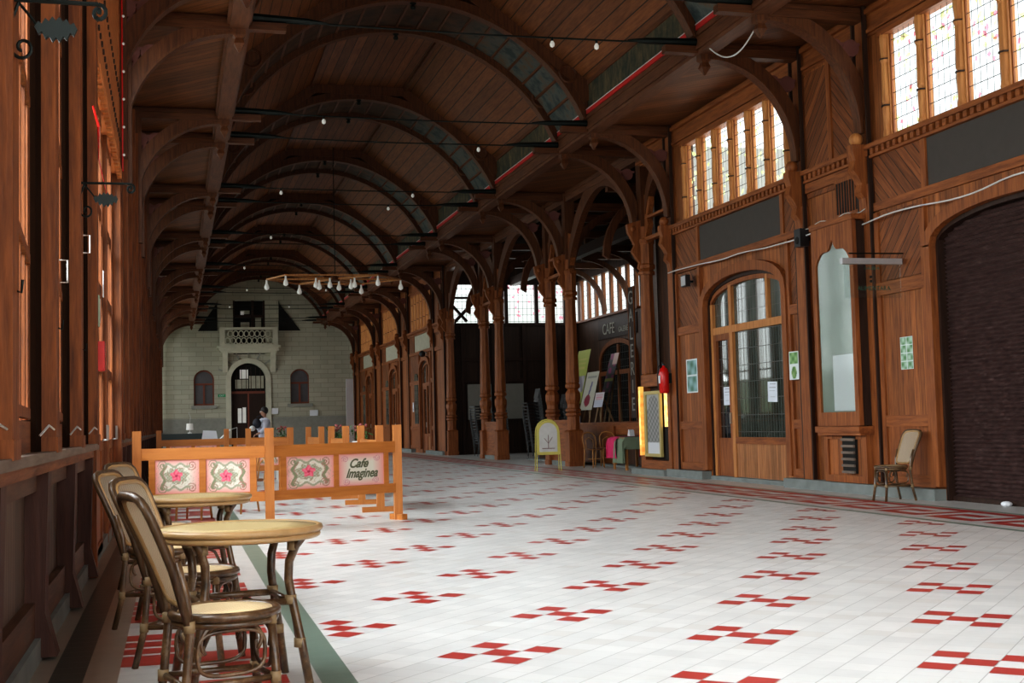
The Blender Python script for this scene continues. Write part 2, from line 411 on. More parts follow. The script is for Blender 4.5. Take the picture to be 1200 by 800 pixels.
def sheet(name, w, h, fn, parent=None, nx=40, nz=40, mat='printed_sheet'):
    """flat sheet in its local XZ plane (front -Y), painted by fn(u,v)->rgb"""
    vs = []; fs = []; cs = []
    for j in range(nz + 1):
        for i in range(nx + 1):
            vs.append(((i / nx - .5) * w, 0, j / nz * h)); c = fn(i / nx, j / nz); cs += [c[0], c[1], c[2], 1]
    for j in range(nz):
        for i in range(nx):
            a = j * (nx + 1) + i; fs.append((a, a + 1, a + nx + 2, a + nx + 1))
    me = bpy.data.meshes.new(name); me.from_pydata(vs, [], fs)
    at = me.color_attributes.new('paint', 'FLOAT_COLOR', 'POINT'); at.data.foreach_set('color', cs)
    me.materials.append(MATS[mat])
    o = bpy.data.objects.new(name, me); col.objects.link(o)
    if parent: o.parent = parent
    return o
def lerp(a, b, t): return tuple(x + (y - x) * t for x, y in zip(a, b))

ORD = ['nearest', 'second', 'third', 'fourth', 'fifth', 'sixth', 'seventh', 'eighth', 'ninth']
PAIRS = [(8.85, 10.85), (16.45, 18.45), (24, 26), (31.55, 33.55), (39.1, 41.1), (46.65, 48.65), (54.2, 56.2), (61.75, 63.75), (69.3, 71.2)]
XL, XR, CX = -.62, 9.8, 4.57            # inner faces of the side walls, centre line of the vault
PL, PR = .95, 8.2                        # eaves beams carrying the vault
YN, YE = -3.0, 72.0

# ------------------------------------------------------------------ floor
fb = MB()
fb.m = 0; fb.add([(.81, YN, 0), (7.9, YN, 0), (7.9, YE, 0), (.81, YE, 0)], [(0,1,2,3)])
S = .1595
def strip_x(x0, x1, m): fb.m = m; fb.add([(x0, YN, 0), (x1, YN, 0), (x1, YE, 0), (x0, YE, 0)], [(0,1,2,3)])
strip_x(-1.6, -.59, 5); strip_x(-.59, -.43, 4); strip_x(-.43, -.27, 5); strip_x(-.27, .49, 3); strip_x(.49, .65, 3); strip_x(.65, .81, 2)
strip_x(7.9, 8.0, 2); strip_x(8.0, 8.16, 3); strip_x(8.16, 9.12, 3); strip_x(9.12, 9.22, 2); strip_x(9.22, 9.9, 3)
fb.m = 3; fb.add([(9.9, YN, 0), (15.5, YN, 0), (15.5, YE, 0), (9.9, YE, 0)], [(0,1,2,3)])
# quincunx motifs of red tiles
q = S / math.sqrt(2); e = .001
for ki in range(-2, 11):
    for kj in range(-6, 60):
        if (ki + kj) % 2: continue
        X = 1.609 + .6767 * ki; Y = 6.42 + 1.128 * kj
        if not (.8 < X < 7.8) or Y > YE - 1: continue
        for da, db in ((0,0),(1,1),(-1,-1),(1,-1),(-1,1)):
            cx = X + (da + db) * q; cy = Y + (db - da) * q
            if cx < .9 or cx > 7.85: continue
            h = q * .97
            fb.m = 1; fb.add([(cx - h, cy, e), (cx, cy - h, e), (cx + h, cy, e), (cx, cy + h, e)], [(0,1,2,3)])
# running key borders
KEY = ["11111.", "1...1.", "1.111.", "1.....", "111111"]
def key_border(x0, ux, y0, y1, uy, flip=False):
    y = y0; n = 0
    while y < y1:
        for r, row in enumerate(KEY):
            i = 0
            while i < 6:
                if row[i] == '1':
                    j = i
                    while j < 6 and row[j] == '1': j += 1
                    rr = 4 - r if flip else r
                    fb.m = 6; fb.add([(x0 + rr * ux, y + i * uy, e), (x0 + (rr + 1) * ux, y + i * uy, e), (x0 + (rr + 1) * ux, y + j * uy, e), (x0 + rr * ux, y + j * uy, e)], [(0,1,2,3)])
                    i = j
                else: i += 1
        y += 6 * uy; n += 1
key_border(8.2, .178, YN, YE - 1, .178)
# left border: solid red slabs with thin white joints forming the key
y = YN; k = 0
while y < YE - 1:
    fb.m = 6
    rows = [(-.27, .51, .30), (-.27, .04, .17), (-.27, .04, .17)] if k % 2 else [(-.27, .51, .20), (.2, .51, .17), (.2, .51, .17)]
    yy = y
    for a, b_, h in rows:
        fb.m = 6; fb.add([(a, yy, e), (b_, yy, e), (b_, yy + h, e), (a, yy + h, e)], [(0,1,2,3)])
        yy += h + .055
    y = yy; k += 1
o = fb.build('floor', ['white_tiles', 'red_motif', 'green_tile', 'pale_tile', 'dark_tile', 'tan_tile', 'red_tile']); o['kind'] = 'structure'

# ------------------------------------------------------------------ vault ceiling and eaves
ceil = struct('ceiling')
prof = [(8.12, 7.95), (5.75, 9.72), (3.39, 9.72), (1.02, 7.95)]
mb = MB(); mb.strip(prof, [(8.3, 8.1), (5.8, 9.9), (3.34, 9.9), (.85, 8.1)], 'xz', YN, YE); mb.build('vault_boards', 'ceiling_boards', ceil)
for x in (5.75, 3.39): MB().box(x - .04, x + .04, YN, YE, 9.64, 9.72).build('fold_batten', 'roof_timber_y', ceil)
for s, x in ((1, 8.1), (-1, 1.04)):
    MB().box(x, x + s * .08, YN, YE, 7.4, 8.0).build('frieze', 'painted_frieze', ceil)
    MB().box(x - s * .03, x + s * .05, YN, YE, 7.9, 7.98).build('frieze_rail', 'roof_timber_y', ceil)
MB().box(8.3, 10.2, YN, YE, 7.12, 7.2).build('aisle_boards', 'aisle_boards', ceil)
MB().box(-1.4, .85, YN, YE, 7.12, 7.2).build('aisle_boards', 'aisle_boards', ceil)
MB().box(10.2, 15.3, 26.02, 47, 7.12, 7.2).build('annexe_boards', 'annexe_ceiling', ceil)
for s, x, nm in ((1, PR, 'trim_1'), (-1, PL, 'trim_2')):
    t = struct(nm)
    MB().box(x - .13, x + .13, YN, YE, 6.92, 7.3).build('eaves_beam', 'roof_timber_y', t)
    MB().box(x - .17, x + .17, YN, YE, 6.98, 7.04).box(x - .16, x + .16, YN, YE, 7.2, 7.26).build('moulding', 'roof_timber_y', t)
    MB().box(min(x - s * .16, x + s * .02), max(x - s * .16, x + s * .02), YN, YE, 7.3, 7.38).build('red_strip', 'red_paint', t)
    MB().box(min(x - s * .165, x - s * .12), max(x - s * .165, x - s * .12), YN, YE, 7.38, 7.395).build('white_strip', 'cable_white', t)

# ------------------------------------------------------------------ roof trusses
def arc_pts(R, zc, x0, x1, n=26):
    a0 = math.acos((x0 - CX) / R); a1 = math.acos((x1 - CX) / R)
    return [(CX + R * math.cos(a0 + (a1 - a0) * i / n), zc + R * math.sin(a0 + (a1 - a0) * i / n)) for i in range(n + 1)]
def truss(y, label):
    t = thing('roof_truss', label, 'roof truss', (0, y, 0), group='arched roof trusses of the hall')
    # arched rib
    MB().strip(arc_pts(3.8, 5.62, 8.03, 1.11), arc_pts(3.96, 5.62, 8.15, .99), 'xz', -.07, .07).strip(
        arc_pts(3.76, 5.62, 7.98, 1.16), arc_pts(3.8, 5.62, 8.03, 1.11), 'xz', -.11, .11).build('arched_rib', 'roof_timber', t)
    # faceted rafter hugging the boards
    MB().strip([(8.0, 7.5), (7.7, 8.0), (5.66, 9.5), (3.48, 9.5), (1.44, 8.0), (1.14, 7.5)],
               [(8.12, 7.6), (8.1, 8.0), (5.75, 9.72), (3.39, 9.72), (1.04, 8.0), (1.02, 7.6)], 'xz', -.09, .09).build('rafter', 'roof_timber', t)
    # spandrel panels with a drilled roundel ring
    for s in (1, -1):
        c = (CX + s * 3.1, 8.1)
        ring = MB(); ring.tube([(c[0] + .17 * math.cos(a), -.1, c[1] + .17 * math.sin(a)) for a in [2 * PI * k / 16 for k in range(16)]], .03, 6, True)
        ring.build('roundel', 'roof_timber', t)
        MB().prism([(CX + s * 3.52, 7.35), (CX + s * 3.5, 7.9), (CX + s * 2.3, 8.78), (CX + s * 2.9, 8.08)], 'xz', -.05, .05).build('spandrel', 'roof_timber', t)
    rod = MB(); rod.tube([(1.0, 0, 7.13), (2.4, 0, 7.08), (4.57, 0, 7.06), (6.8, 0, 7.08), (8.1, 0, 7.13)], .014, 6); rod.build('tie_rod', 'iron', t)
    for s in (1, -1):
        xe = CX + s * 3.5
        MB().tube([(xe, 0, 7.13), (xe - s * .85, 0, 7.11), (xe - s * 1.15, 0, 7.1)], [.065, .05, .014], 8).build('rod_sleeve', 'iron', t)
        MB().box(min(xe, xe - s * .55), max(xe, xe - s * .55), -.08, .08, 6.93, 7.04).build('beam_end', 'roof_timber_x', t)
        # aisle tie beam, carved brace, pendant
        xw = 9.83 if s > 0 else -.75; xp = PR + .1 if s > 0 else PL - .1
        MB().box(min(xw, xp), max(xw, xp), -.09, .09, 6.9, 7.1).box(min(xw, xp), max(xw, xp), -.12, .12, 7.02, 7.06).build('wall_beam', 'roof_timber_x', t)
        n = 14; ax = abs(xw - xp) - .05; az = 1.62
        def el(k, off): a = (PI / 2) * k / n; return (xp - s * .05 + s * (ax + off) * math.cos(a) , 5.25 + (az + off) * math.sin(a))
        inn = [el(k, 0) for k in range(n + 1)]; outr = [el(k, .2 if k > 1 else .04) for k in range(n + 1)]
        outr = [(min(p[0], xw) if s > 0 else max(p[0], xw), min(p[1], 6.92)) for p in outr]
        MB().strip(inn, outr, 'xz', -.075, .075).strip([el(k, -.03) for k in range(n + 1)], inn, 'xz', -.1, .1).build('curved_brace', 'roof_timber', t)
        px = PR if s > 0 else PL
        MB().lathe([(.09, 6.92), (.09, 6.84), (.05, 6.8), (.075, 6.72), (.01, 6.6)], (px, 0, 0), sq=True).build('pendant', 'roof_timber', t)
        # trefoil carving in the aisle spandrel
        tr = MB(); tx = xw - s * .33; tz = 6.42
        for dx, dz, r in ((-.13, .1, .13), (.13, .1, .13), (0, -.1, .12)):
            tr.prism([(tx + dx + r * math.cos(2 * PI * k / 14), tz + dz + r * math.sin(2 * PI * k / 14)) for k in range(14)], 'xz', -.03, .03)
        tr.box(tx - .3, tx + .3, -.025, .025, 6.56, 6.6); tr.build('trefoil', 'carved_pink', t)
    MB().lathe([(.03, -.09), (.06, -.05), (.03, 0), (.07, .03), (.07, .08)], (CX, 0, 9.34), 8).build('boss', 'iron', t)
    return t
t0 = None
for i, (a, b_) in enumerate(PAIRS):
    if i == 0: continue
    for j, y in enumerate((a, b_)):
        lab = 'arched timber roof truss, %s one of the %s truss pair counted from the camera' % (('nearer', 'farther')[j], ORD[i - 1])
        t0 = truss(y, lab) if t0 is None else (dup(t0, (0, y, 0), None, lab) and t0)
    # slatted painted soffit between the two arches of a pair
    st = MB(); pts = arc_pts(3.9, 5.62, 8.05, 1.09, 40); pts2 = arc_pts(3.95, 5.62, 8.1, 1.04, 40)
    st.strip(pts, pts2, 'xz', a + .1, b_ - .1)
    o = st.build('soffit_panel', 'shaded_soffit_paint', ceil)
    rb = MB()
    for k in range(2, 40, 2):
        rb.bar((pts[k][0], a + .1, pts[k][1]), (pts[k][0], b_ - .1, pts[k][1]), .045, .05)
    rb.build('soffit_rib', 'roof_timber_y', ceil)

# bulbs hanging from the tie rods
def bulb(x, y, z, label):
    t = thing('light_bulb', label, 'light bulb', (x, y, z), group='white bulbs hung from the tie rods')
    MB().lathe([(.015, -.02), (.02, -.03), (.04, -.07), (.035, -.11), (.005, -.13)], (0,0,0), 10).build('globe', 'bulb_glass', t, True)
    MB().lathe([(.022, .03), (.022, -.03)], (0,0,0), 8).build('cap', 'iron', t)
    return t
b0 = bulb(5.68, 18.45, 7.05, 'white bulb on the nearest visible tie rod, left of a pair of bulbs')
for x, y, lab in [(6.4, 18.45, 'white bulb on the nearest visible tie rod, near its thick right end'), (2.8, 24, 'lone white bulb left of centre on the second tie rod'),
                  (6.3, 26, 'lone white bulb right of centre on the third tie rod'), (2.6, 31.55, 'white bulb at left on the fourth tie rod'),
                  (5.9, 31.55, 'white bulb at right on the fourth tie rod'), (2.9, 39.1, 'small bulb at left on the sixth tie rod'), (5.6, 33.55, 'white bulb at right on the fifth tie rod'),
                  (2.5, 46.65, 'small bulb at left on the eighth tie rod'), (3.0, 54.2, 'small distant bulb before the balcony at left'), (2.6, 61.75, 'tiny distant bulb low before the end wall at left'),
                  (6.3, 54.2, 'small distant bulb at right before the end wall vault'), (5.4, 61.75, 'tiny distant bulb right of the balcony door')]:
    dup(b0, (x, y, 7.05), None, lab)

# ------------------------------------------------------------------ right wall
WR = struct('wall_right')
def wr(name, mat, *boxes):
    m_ = MB()
    for b_ in boxes: m_.box(*b_)
    return m_.build(name, mat, WR)
def arch_poly(y0, y1, zs, za, n=14):
    """points of a flattened arch from (y0,zs) up to the apex za and down to (y1,zs)"""
    c = (y0 + y1) / 2; h = (y1 - y0) / 2
    return [(c - h * math.cos(PI * k / n), zs + (za - zs) * (math.sin(PI * k / n) ** .8)) for k in range(n + 1)]
def wall_with_arch(y0, y1, z0, z1, a0, a1, zs, za, xf, xb, mat, name):
    """wall slab from z0..z1 with an arched opening a0..a1 down to the floor"""
    mb = MB(); mb.box(xf, xb, y0, a0, z0, z1).box(xf, xb, a1, y1, z0, z1)
    ap = arch_poly(a0, a1, zs, za); mb.strip(ap, [(p[0], z1) for p in ap], 'yz', xf, xb)
    return mb.build(name, mat, WR)
win_no = [0]
def next_window():
    win_no[0] += 1; w = struct('window_%d' % win_no[0]); return w
def clerestory(y0, y1, n, near=True):
    """row of tall leaded lights between turned mullions, z 5.03..6.54"""
    w = next_window(); step = (y1 - y0) / n
    for k in range(n + 1):
        y = y0 + k * step; m_ = MB()
        m_.box(9.86, 9.96, y - .085, y + .085, 5.06, 6.62)
        m_.lathe([(.055, 5.06), (.07, 5.12), (.055, 5.2), (.065, 5.5), (.05, 5.56), (.065, 5.6), (.055, 6.15), (.07, 6.2), (.055, 6.25), (.07, 6.5), (.055, 6.6)], (9.855, y, 0), 8)
        m_.build('mullion', 'mullion_wood', w)
        for z in (5.53, 6.2): MB().lathe([(.078, z), (.078, z + .02)], (9.855, y, 0), 8).build('mullion_ring', 'dark_timber', w)
    for k in range(n):
        ya = y0 + k * step + .085; yb = ya + step - .17
        MB().add([(9.9, ya, 5.06), (9.9, yb, 5.06), (9.9, yb, 6.56), (9.9, ya, 6.56)], [(0,1,2,3)]).build('leaded_pane', 'leaded_glass', w)
        MB().box(9.89, 9.91, ya, ya + .02, 5.06, 6.56).box(9.89, 9.91, yb - .02, yb, 5.06, 6.56).build('pane_frame', 'timber', w)
    MB().box(9.8, 9.98, y0 - .1, y1 + .1, 6.56, 6.68).build('window_head', 'timber_y', w)
def sill_run(y0, y1):
    m_ = MB(); m_.box(9.72, 9.95, y0, y1, 4.99, 5.06); m_.box(9.76, 9.85, y0, y1, 4.86, 4.9)
    m_.build('sill', 'timber_y', WR)
    d = MB(); y = y0 + .04
    while y < y1 - .05: d.box(9.74, 9.85, y, y + .075, 4.9, 4.985); y += .15
    d.build('dentils', 'timber_y', WR)
def corbel_post(y, alc=False, x=9.85):
    """wall post with scalloped console, knob and shaft"""
    m_ = MB(); m_.box(x - .1, x + .12, y - .13, y + .13, .0, 4.5)
    m_.box(x - .07, x + .12, y - .1, y + .1, 5.0, 7.1)
    m_.build('wall_post', 'timber', WR)
    m_ = MB(); m_.box(x - .1, x - .04, y - .17, y - .14, .15, 7.1); m_.box(x - .1, x - .04, y + .14, y + .17, .15, 7.1); m_.build('post_fillet', 'dark_timber', WR)
    cp = [(x + .05, 4.05), (x - .1, 4.1), (x - .13, 4.3), (x - .2, 4.38), (x - .17, 4.5), (x - .22, 4.6), (x - .3, 4.7), (x - .26, 4.85), (x - .3, 4.98), (x - .3, 5.08), (x + .05, 5.08)]
    MB().prism(cp, 'xz', y - .09, y + .09).build('console', 'timber', WR)
    MB().sphere((x - .2, y - .02, 5.16), .1, 12, 8).build('knob', 'mullion_wood' if y == 16.45 else 'timber', WR, True)
# upper band, backing above windows
wr('frieze_board', 'timber_y', (9.85, 10.1, YN, 25.9, 6.66, 7.12), (9.85, 10.1, 46.6, YE, 6.66, 7.12))
wr('frieze_moulding', 'timber_y', (9.78, 9.9, YN, 25.9, 6.98, 7.05), (9.8, 9.9, YN, 25.9, 6.7, 6.75), (9.8, 9.9, 46.8, YE, 6.7, 6.75))

def stile(name, y0, y1, z0, z1, mat='timber', x=9.78): return wr(name, mat, (x, x + .1, y0, y1, z0, z1))

# --- bay with roller shutter (y 10.85 .. 16.45)
def shutter_bay(y0, y1):
    a0, a1 = 11.55, 14.85
    wall_with_arch(y0 + .13, y1 - .13, .0, 4.1, a0, a1, 3.38, 3.78, 9.84, 10.0, 'boards_v', 'wall_boards')
    ap = arch_poly(a0, a1, 3.38, 3.78); ap2 = arch_poly(a0 - .16, a1 + .16, 3.38, 3.96)
    MB().strip(ap, ap2, 'yz', 9.74, 9.86).box(9.74, 9.86, a1, a1 + .16, .18, 3.4).box(9.74, 9.86, a0 - .16, a0, .18, 3.4).build('arch_frame', 'timber', WR)
    MB().box(9.84, 10.05, a1 - .05, a1, 0, 3.45).strip(arch_poly(a0, a1, 3.33, 3.72), ap, 'yz', 9.84, 10.05).build('reveal', 'dark_timber', WR)
    sh = thing('roller_shutter', 'brown metal roller shutter closing the arched shop opening at the right edge', 'shutter', (0,0,0))
    m_ = MB(); z = .03
    while z < 3.78:
        zt = z + .055
        m_.add([(9.97, a0, z), (9.97, a1, z), (9.93, a0, z + .028), (9.93, a1, z + .028), (9.97, a0, zt), (9.97, a1, zt)], [(0,1,3,2), (2,3,5,4)])
        z = zt
    m_.build('slats', 'shutter_paint', sh)
    MB().box(9.9, 9.98, a0, a1, .0, .06).build('bottom_bar', 'dark_timber', sh)
    # fascia panels
    wr('fascia_boards', 'timber_y', (9.86, 10.0, y0, y1, 4.05, 5.0))
    wr('dark_fascia_panel', 'grey_panel', (9.83, 9.9, 11.6, 14.93, 4.2, 4.86))
    wr('fascia_rail', 'timber_y', (9.8, 9.88, y0, y1, 4.08, 4.2)); wr('fascia_stile', 'timber', (9.8, 9.88, 14.93, 15.05, 4.2, 4.9))
    wr('diagonal_boards', 'boards_d1', (9.82, 9.87, 15.05, 16.25, 4.2, 4.87))
    wr('diagonal_boards', 'boards_d2', (9.82, 9.87, 15.15, 16.2, 3.05, 4.02)); wr('panel_rail', 'timber_y', (9.79, 9.87, 15.01, 16.3, 2.85, 3.03), (9.79, 9.87, 15.01, 16.3, .98, 1.14), (9.79, 9.87, 15.01, 16.3, .16, .32))
    wr('panel_stile', 'timber', (9.79, 9.87, 15.01, 15.13, .16, 4.05), (9.79, 9.87, 16.17, 16.3, .16, 4.05))
    wr('panel_boards', 'boards_v', (9.82, 9.87, 15.13, 16.17, 1.14, 2.85)); wr('panel_boards', 'timber', (9.82, 9.87, 15.13, 16.17, .32, .98))
# --- narrow bay (y 16.45..18.45) with display case
def narrow_bay(y0, y1):
    wr('wall_boards', 'boards_v', (9.86, 10.0, y0 + .1, y1 - .1, 0, 7.1))
    wr('diagonal_boards', 'boards_d1', (9.83, 9.87, y0 + .2, (y0 + y1) / 2 - .05, 5.1, 6.6)); wr('diagonal_boards', 'boards_d2', (9.83, 9.87, (y0 + y1) / 2 + .05, y1 - .2, 5.1, 6.6))
    wr('centre_stile', 'timber', (9.8, 9.87, (y0 + y1) / 2 - .05, (y0 + y1) / 2 + .05, 5.05, 6.66))
    sill_run(y0 + .15, y1 - .15)
    wr('fascia_rail', 'timber_y', (9.79, 9.88, y0 + .13, y1 - .13, 4.0, 4.15), (9.79, 9.88, y0 + .13, y1 - .13, 4.7, 4.85))
    wr('diagonal_boards', 'boards_d2', (9.83, 9.87, y0 + .8, y1 - .15, 4.62, 4.86))
# --- door bay
def door_bay(y0, y1, near=True, a0=None, a1=None, pale=False):
    a0 = a0 or y0 + .75; a1 = a1 or y0 + 4.0
    wall_with_arch(y0 + .13, y1 - .13, 0, 4.1, a0, a1, 3.25, 3.75, 9.86, 10.02, 'boards_v', 'wall_boards')
    ap = arch_poly(a0, a1, 3.25, 3.75); ap2 = arch_poly(a0 - .15, a1 + .15, 3.25, 3.93)
    MB().strip(ap, ap2, 'yz', 9.76, 9.87).box(9.76, 9.87, a1, a1 + .15, .18, 3.27).box(9.76, 9.87, a0 - .15, a0, .18, 3.27).build('arch_frame', 'timber', WR)
    MB().box(9.87, 10.08, a1 - .06, a1, 0, 3.3).strip([(p[0], p[1] - .06) for p in ap], ap, 'yz', 9.87, 10.08).build('reveal', 'dark_timber', WR)
    wr('fascia_boards', 'timber_y', (9.88, 10.0, y0, y1, 4.05, 5.0))
    pz = (y0 + .75, y0 + 4.2)
    wr('dark_fascia_panel' if not pale else 'pale_fascia_panel', 'grey_panel' if not pale else 'pale_panel', (9.84, 9.9, pz[0], pz[1], 4.2, 4.88))
    wr('fascia_rail', 'timber_y', (9.8, 9.9, y0, y1, 4.07, 4.19)); wr('fascia_stile', 'timber', (9.8, 9.89, pz[0] - .1, pz[0], 4.19, 4.9), (9.8, 9.89, pz[1], pz[1] + .1, 4.19, 4.9))
    wr('diagonal_boards', 'boards_d2', (9.83, 9.89, y0 + .15, pz[0] - .1, 4.19, 4.88), (9.83, 9.89, y0 + .15, a0 - .15, 3.0, 4.05))
    wr('diagonal_boards', 'boards_d1', (9.83, 9.89, pz[1] + .1, y1 - .15, 4.19, 4.88), (9.83, 9.89, a1 + .17, y1 - .15, 2.7, 4.05))
    for ya, yb in ((y0 + .13, a0 - .15), (a1 + .15, y1 - .13)):
        wr('panel_rail', 'timber_y', (9.79, 9.88, ya, yb, 2.82, 2.98), (9.79, 9.88, ya, yb, .95, 1.1), (9.79, 9.88, ya, yb, .16, .3))
        wr('panel_stile', 'timber', (9.785, 9.88, ya, ya + .1, .16, 4.06), (9.785, 9.88, yb - .1, yb, .16, 4.06))
        wr('panel_boards', 'boards_v', (9.83, 9.88, ya + .1, yb - .1, 1.1, 2.82)); wr('panel_field', 'timber', (9.83, 9.88, ya + .1, yb - .1, .3, .95))
    win_no.append(1); d = struct('door_%d' % (len(win_no) - 1))
    X = 9.95
    zt0, zt1 = 2.72, 2.85; md = a1 - .95            # transom; post between leaf and shop window
    fr = MB(); fr.box(X - .06, X + .04, a0, a1, zt0, zt1).box(X - .06, X + .04, a0, a0 + .1, 0, 3.3).box(X - .06, X + .04, a1 - .16, a1 - .06, 0, 3.3).box(X - .06, X + .04, md - .06, md + .06, 0, 3.6)
    fr.box(X - .06, X + .04, a0 + .75, a0 + .83, zt1, 3.62).build('door_frame', 'mullion_wood' if near else 'timber', d)
    ai = arch_poly(a0 + .02, a1 - .06, 3.25, 3.68)
    MB().strip([(p[0], p[1] - .08) for p in ai], ai, 'yz', X - .06, X + .03).build('arch_rail', 'timber', d)
    m_ = MB(); m_.strip([(p[0], zt1) for p in ai], ai, 'yz', X, X + .01).build('fanlight_pane', 'arch_glass', d)
    MB().box(X, X + .01, a0 + .1, md - .06, .8, zt0).build('shop_pane', 'shop_glass', d)
    MB().box(X - .04, X + .02, a0 + .1, md - .06, .08, .8).build('panel_below', 'door_boards', d)
    MB().box(X - .06, X + .03, a0 + .08, md - .06, .68, .8).build('bottom_rail', 'timber_y', d)
    l = MB(); l.box(X - .04, X + .02, md + .06, a1 - .16, .08, .78).box(X - .05, X + .02, md + .06, md + .15, .08, zt0).box(X - .05, X + .02, a1 - .26, a1 - .16, .08, zt0).box(X - .05, X + .02, md + .06, a1 - .16, 2.6, zt0)
    lf = l.build('door_leaf', 'timber', d)
    MB().box(X, X + .01, md + .15, a1 - .26, .78, 2.6).build('leaf_pane', 'dark_glass', d)
    MB().box(X - .09, X - .05, md + .08, md + .11, 1.05, 1.25).build('handle', 'steel', d)
    return d
# curb
wr('stone_curb', 'stone_curb', (9.66, 9.9, 14.85, 19.15, 0, .15), (9.66, 9.9, 22.5, 24.3, 0, .15), (9.6, 9.9, 24.3, 26.2, 0, .12), (9.66, 9.9, YN, 11.4, 0, .15), (9.84, 9.98, 19.15, 22.5, 0, .07))
wr('stone_curb', 'stone_curb', (9.66, 9.9, 46.7, 50.0, 0, .14), (9.66, 9.9, 53.2, 57.4, 0, .14), (9.66, 9.9, 60.8, 65, 0, .14), (9.66, 9.9, 68.3, 72, 0, .14))
shutter_bay(10.85, 16.45); clerestory(11.45, 15.9, 5); sill_run(10.85, 16.35)
narrow_bay(16.45, 18.45)
door_bay(18.45, 24.0, True, 19.2, 22.45); clerestory(18.95, 23.3, 6); sill_run(18.55, 23.9)
# near bays, mostly outside the frame
wr('wall_boards', 'boards_v', (9.86, 10.0, YN, 10.85, 0, 5.0)); sill_run(YN, 10.7); clerestory(4.0, 8.4, 5); wr('wall_boards', 'boards_v', (9.86, 10.0, 8.6, 10.9, 5.0, 6.7), (9.86, 10.0, YN, 3.9, 5.0, 6.7))
for y in (8.85, 10.85, 16.45, 18.45, 24.0): corbel_post(y)
wr('wall_boards', 'boards_v', (9.87, 10.0, 15.95, 16.45, 5, 6.7), (9.87, 10.0, 10.9, 11.4, 5, 6.7), (9.87, 10.0, 18.5, 18.9, 5, 6.7), (9.87, 10.0, 23.35, 24.0, 5, 6.7))
# far bays
for i, (a, b_) in enumerate(((48.65, 54.2), (56.2, 61.75), (63.75, 69.3))):
    door_bay(a, b_, False, a + .9, a + 3.0, True); clerestory(a + .7, b_ - .9, 6, False); sill_run(a, b_)
    wr('wall_boards', 'boards_v', (9.87, 10.0, a, a + .6, 5, 6.7), (9.87, 10.0, b_ - .8, b_, 5, 6.7))
    # tall blind niche beside the door
    MB().strip([(p[0], 1.2) for p in arch_poly(a + 3.5, a + 4.3, 3.0, 3.3)], arch_poly(a + 3.5, a + 4.3, 3.0, 3.3), 'yz', 9.8, 9.84).build('narrow_pane', 'dark_glass', WR)
for i, (a, b_) in enumerate(((46.65, 48.65), (54.2, 56.2), (61.75, 63.75), (69.3, 72.0))):
    narrow_bay(a, b_)
    for y in (a, min(b_, 71.2)): corbel_post(y)

# display case in the narrow bay
dc = thing('display_case', 'tall glazed display case with pointed head beside the roller shutter', 'display case', (9.6, 17.06, 0))
Y0, Y1 = -.6, .62
ogee = [(Y0 + .1, 2.6), (Y0 + .1, 2.62)]
def og(t):  # ogee head from both sides to a tip
    y = Y0 + .1 + (Y1 - Y0 - .2) * t; d_ = abs(t - .5) * 2
    return (y, 3.42 + (.17 * (1 - d_ / .3) ** 1.8 if d_ < .3 else 0) + (.2 * (1 - ((d_ - .45) / .55) ** 2.5) if d_ >= .45 else .2))
hd = [og(k / 24) for k in range(25)]
f_ = MB(); f_.strip(hd, [(p[0], 4.0) for p in hd], 'yz', -.06, .0).box(-.06, 0, Y0, Y0 + .1, 1.0, 4.0).box(-.06, 0, Y1 - .1, Y1, 1.0, 4.0).box(-.06, 0, Y0, Y1, 1.0, 1.2).build('front_frame', 'timber', dc)
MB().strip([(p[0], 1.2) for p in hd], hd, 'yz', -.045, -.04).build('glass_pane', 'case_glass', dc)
MB().strip([(p[0], 1.2) for p in hd], hd, 'yz', -.024, -.021).build('reflection_backing', 'case_reflection', dc)  # pale sheet stands for the reflections seen in the case glass
MB().box(-.035, -.027, Y0 + .12, .15, 1.22, 2.05).build('reflection_card', 'white_paper', dc)  # white sheet added as the palest block of that reflection
MB().box(-.02, .26, Y0 + .02, Y1 - .02, 1.0, 3.98).build('case_body', 'dark_timber', dc)
MB().box(-.1, .26, Y0 - .04, Y1 + .04, .9, .99).box(-.07, .26, Y0 - .02, Y1 + .02, .86, .9).build('ledge', 'timber_y', dc)
MB().box(-.08, .26, Y0 - .03, Y1 + .03, 4.0, 4.08).build('top_moulding', 'timber_y', dc)
cb = MB(); cb.box(.06, .26, Y0, Y1, .16, .86).build('base_cupboard', 'boards_v', dc)
cb = MB(); cb.box(.03, .07, Y0, Y0 + .1, .16, .86).box(.03, .07, Y1 - .1, Y1, .16, .86).box(.03, .07, Y0, Y1, .16, .26).box(.03, .07, Y0, Y1, .8, .86).build('cupboard_frame', 'timber', dc)
MB().box(.02, .055, -.30, .06, .3, .84).build('louvre_recess', 'dark_void', dc)
lv = MB()
for k in range(6): lv.box(-.01, .02, -.30, .06, .3 + k * .095, .335 + k * .095)
lv.build('louvre', 'weathered', dc)

# barred vent above the case
v_ = thing('vent_grille', 'small dark barred vent grille high above the glazed display case', 'vent', (9.8, 16.95, 4.18))
MB().box(-.03, .03, -.32, .32, 0, .48).build('recess', 'dark_void', v_)
g_ = MB()
for k in range(9): g_.box(-.04, -.025, -.32 + k * .079, -.308 + k * .079, 0, .48)
g_.box(-.045, -.01, -.35, .35, -.05, 0).box(-.045, -.01, -.35, .35, .48, .53); g_.build('bars', 'timber', v_)

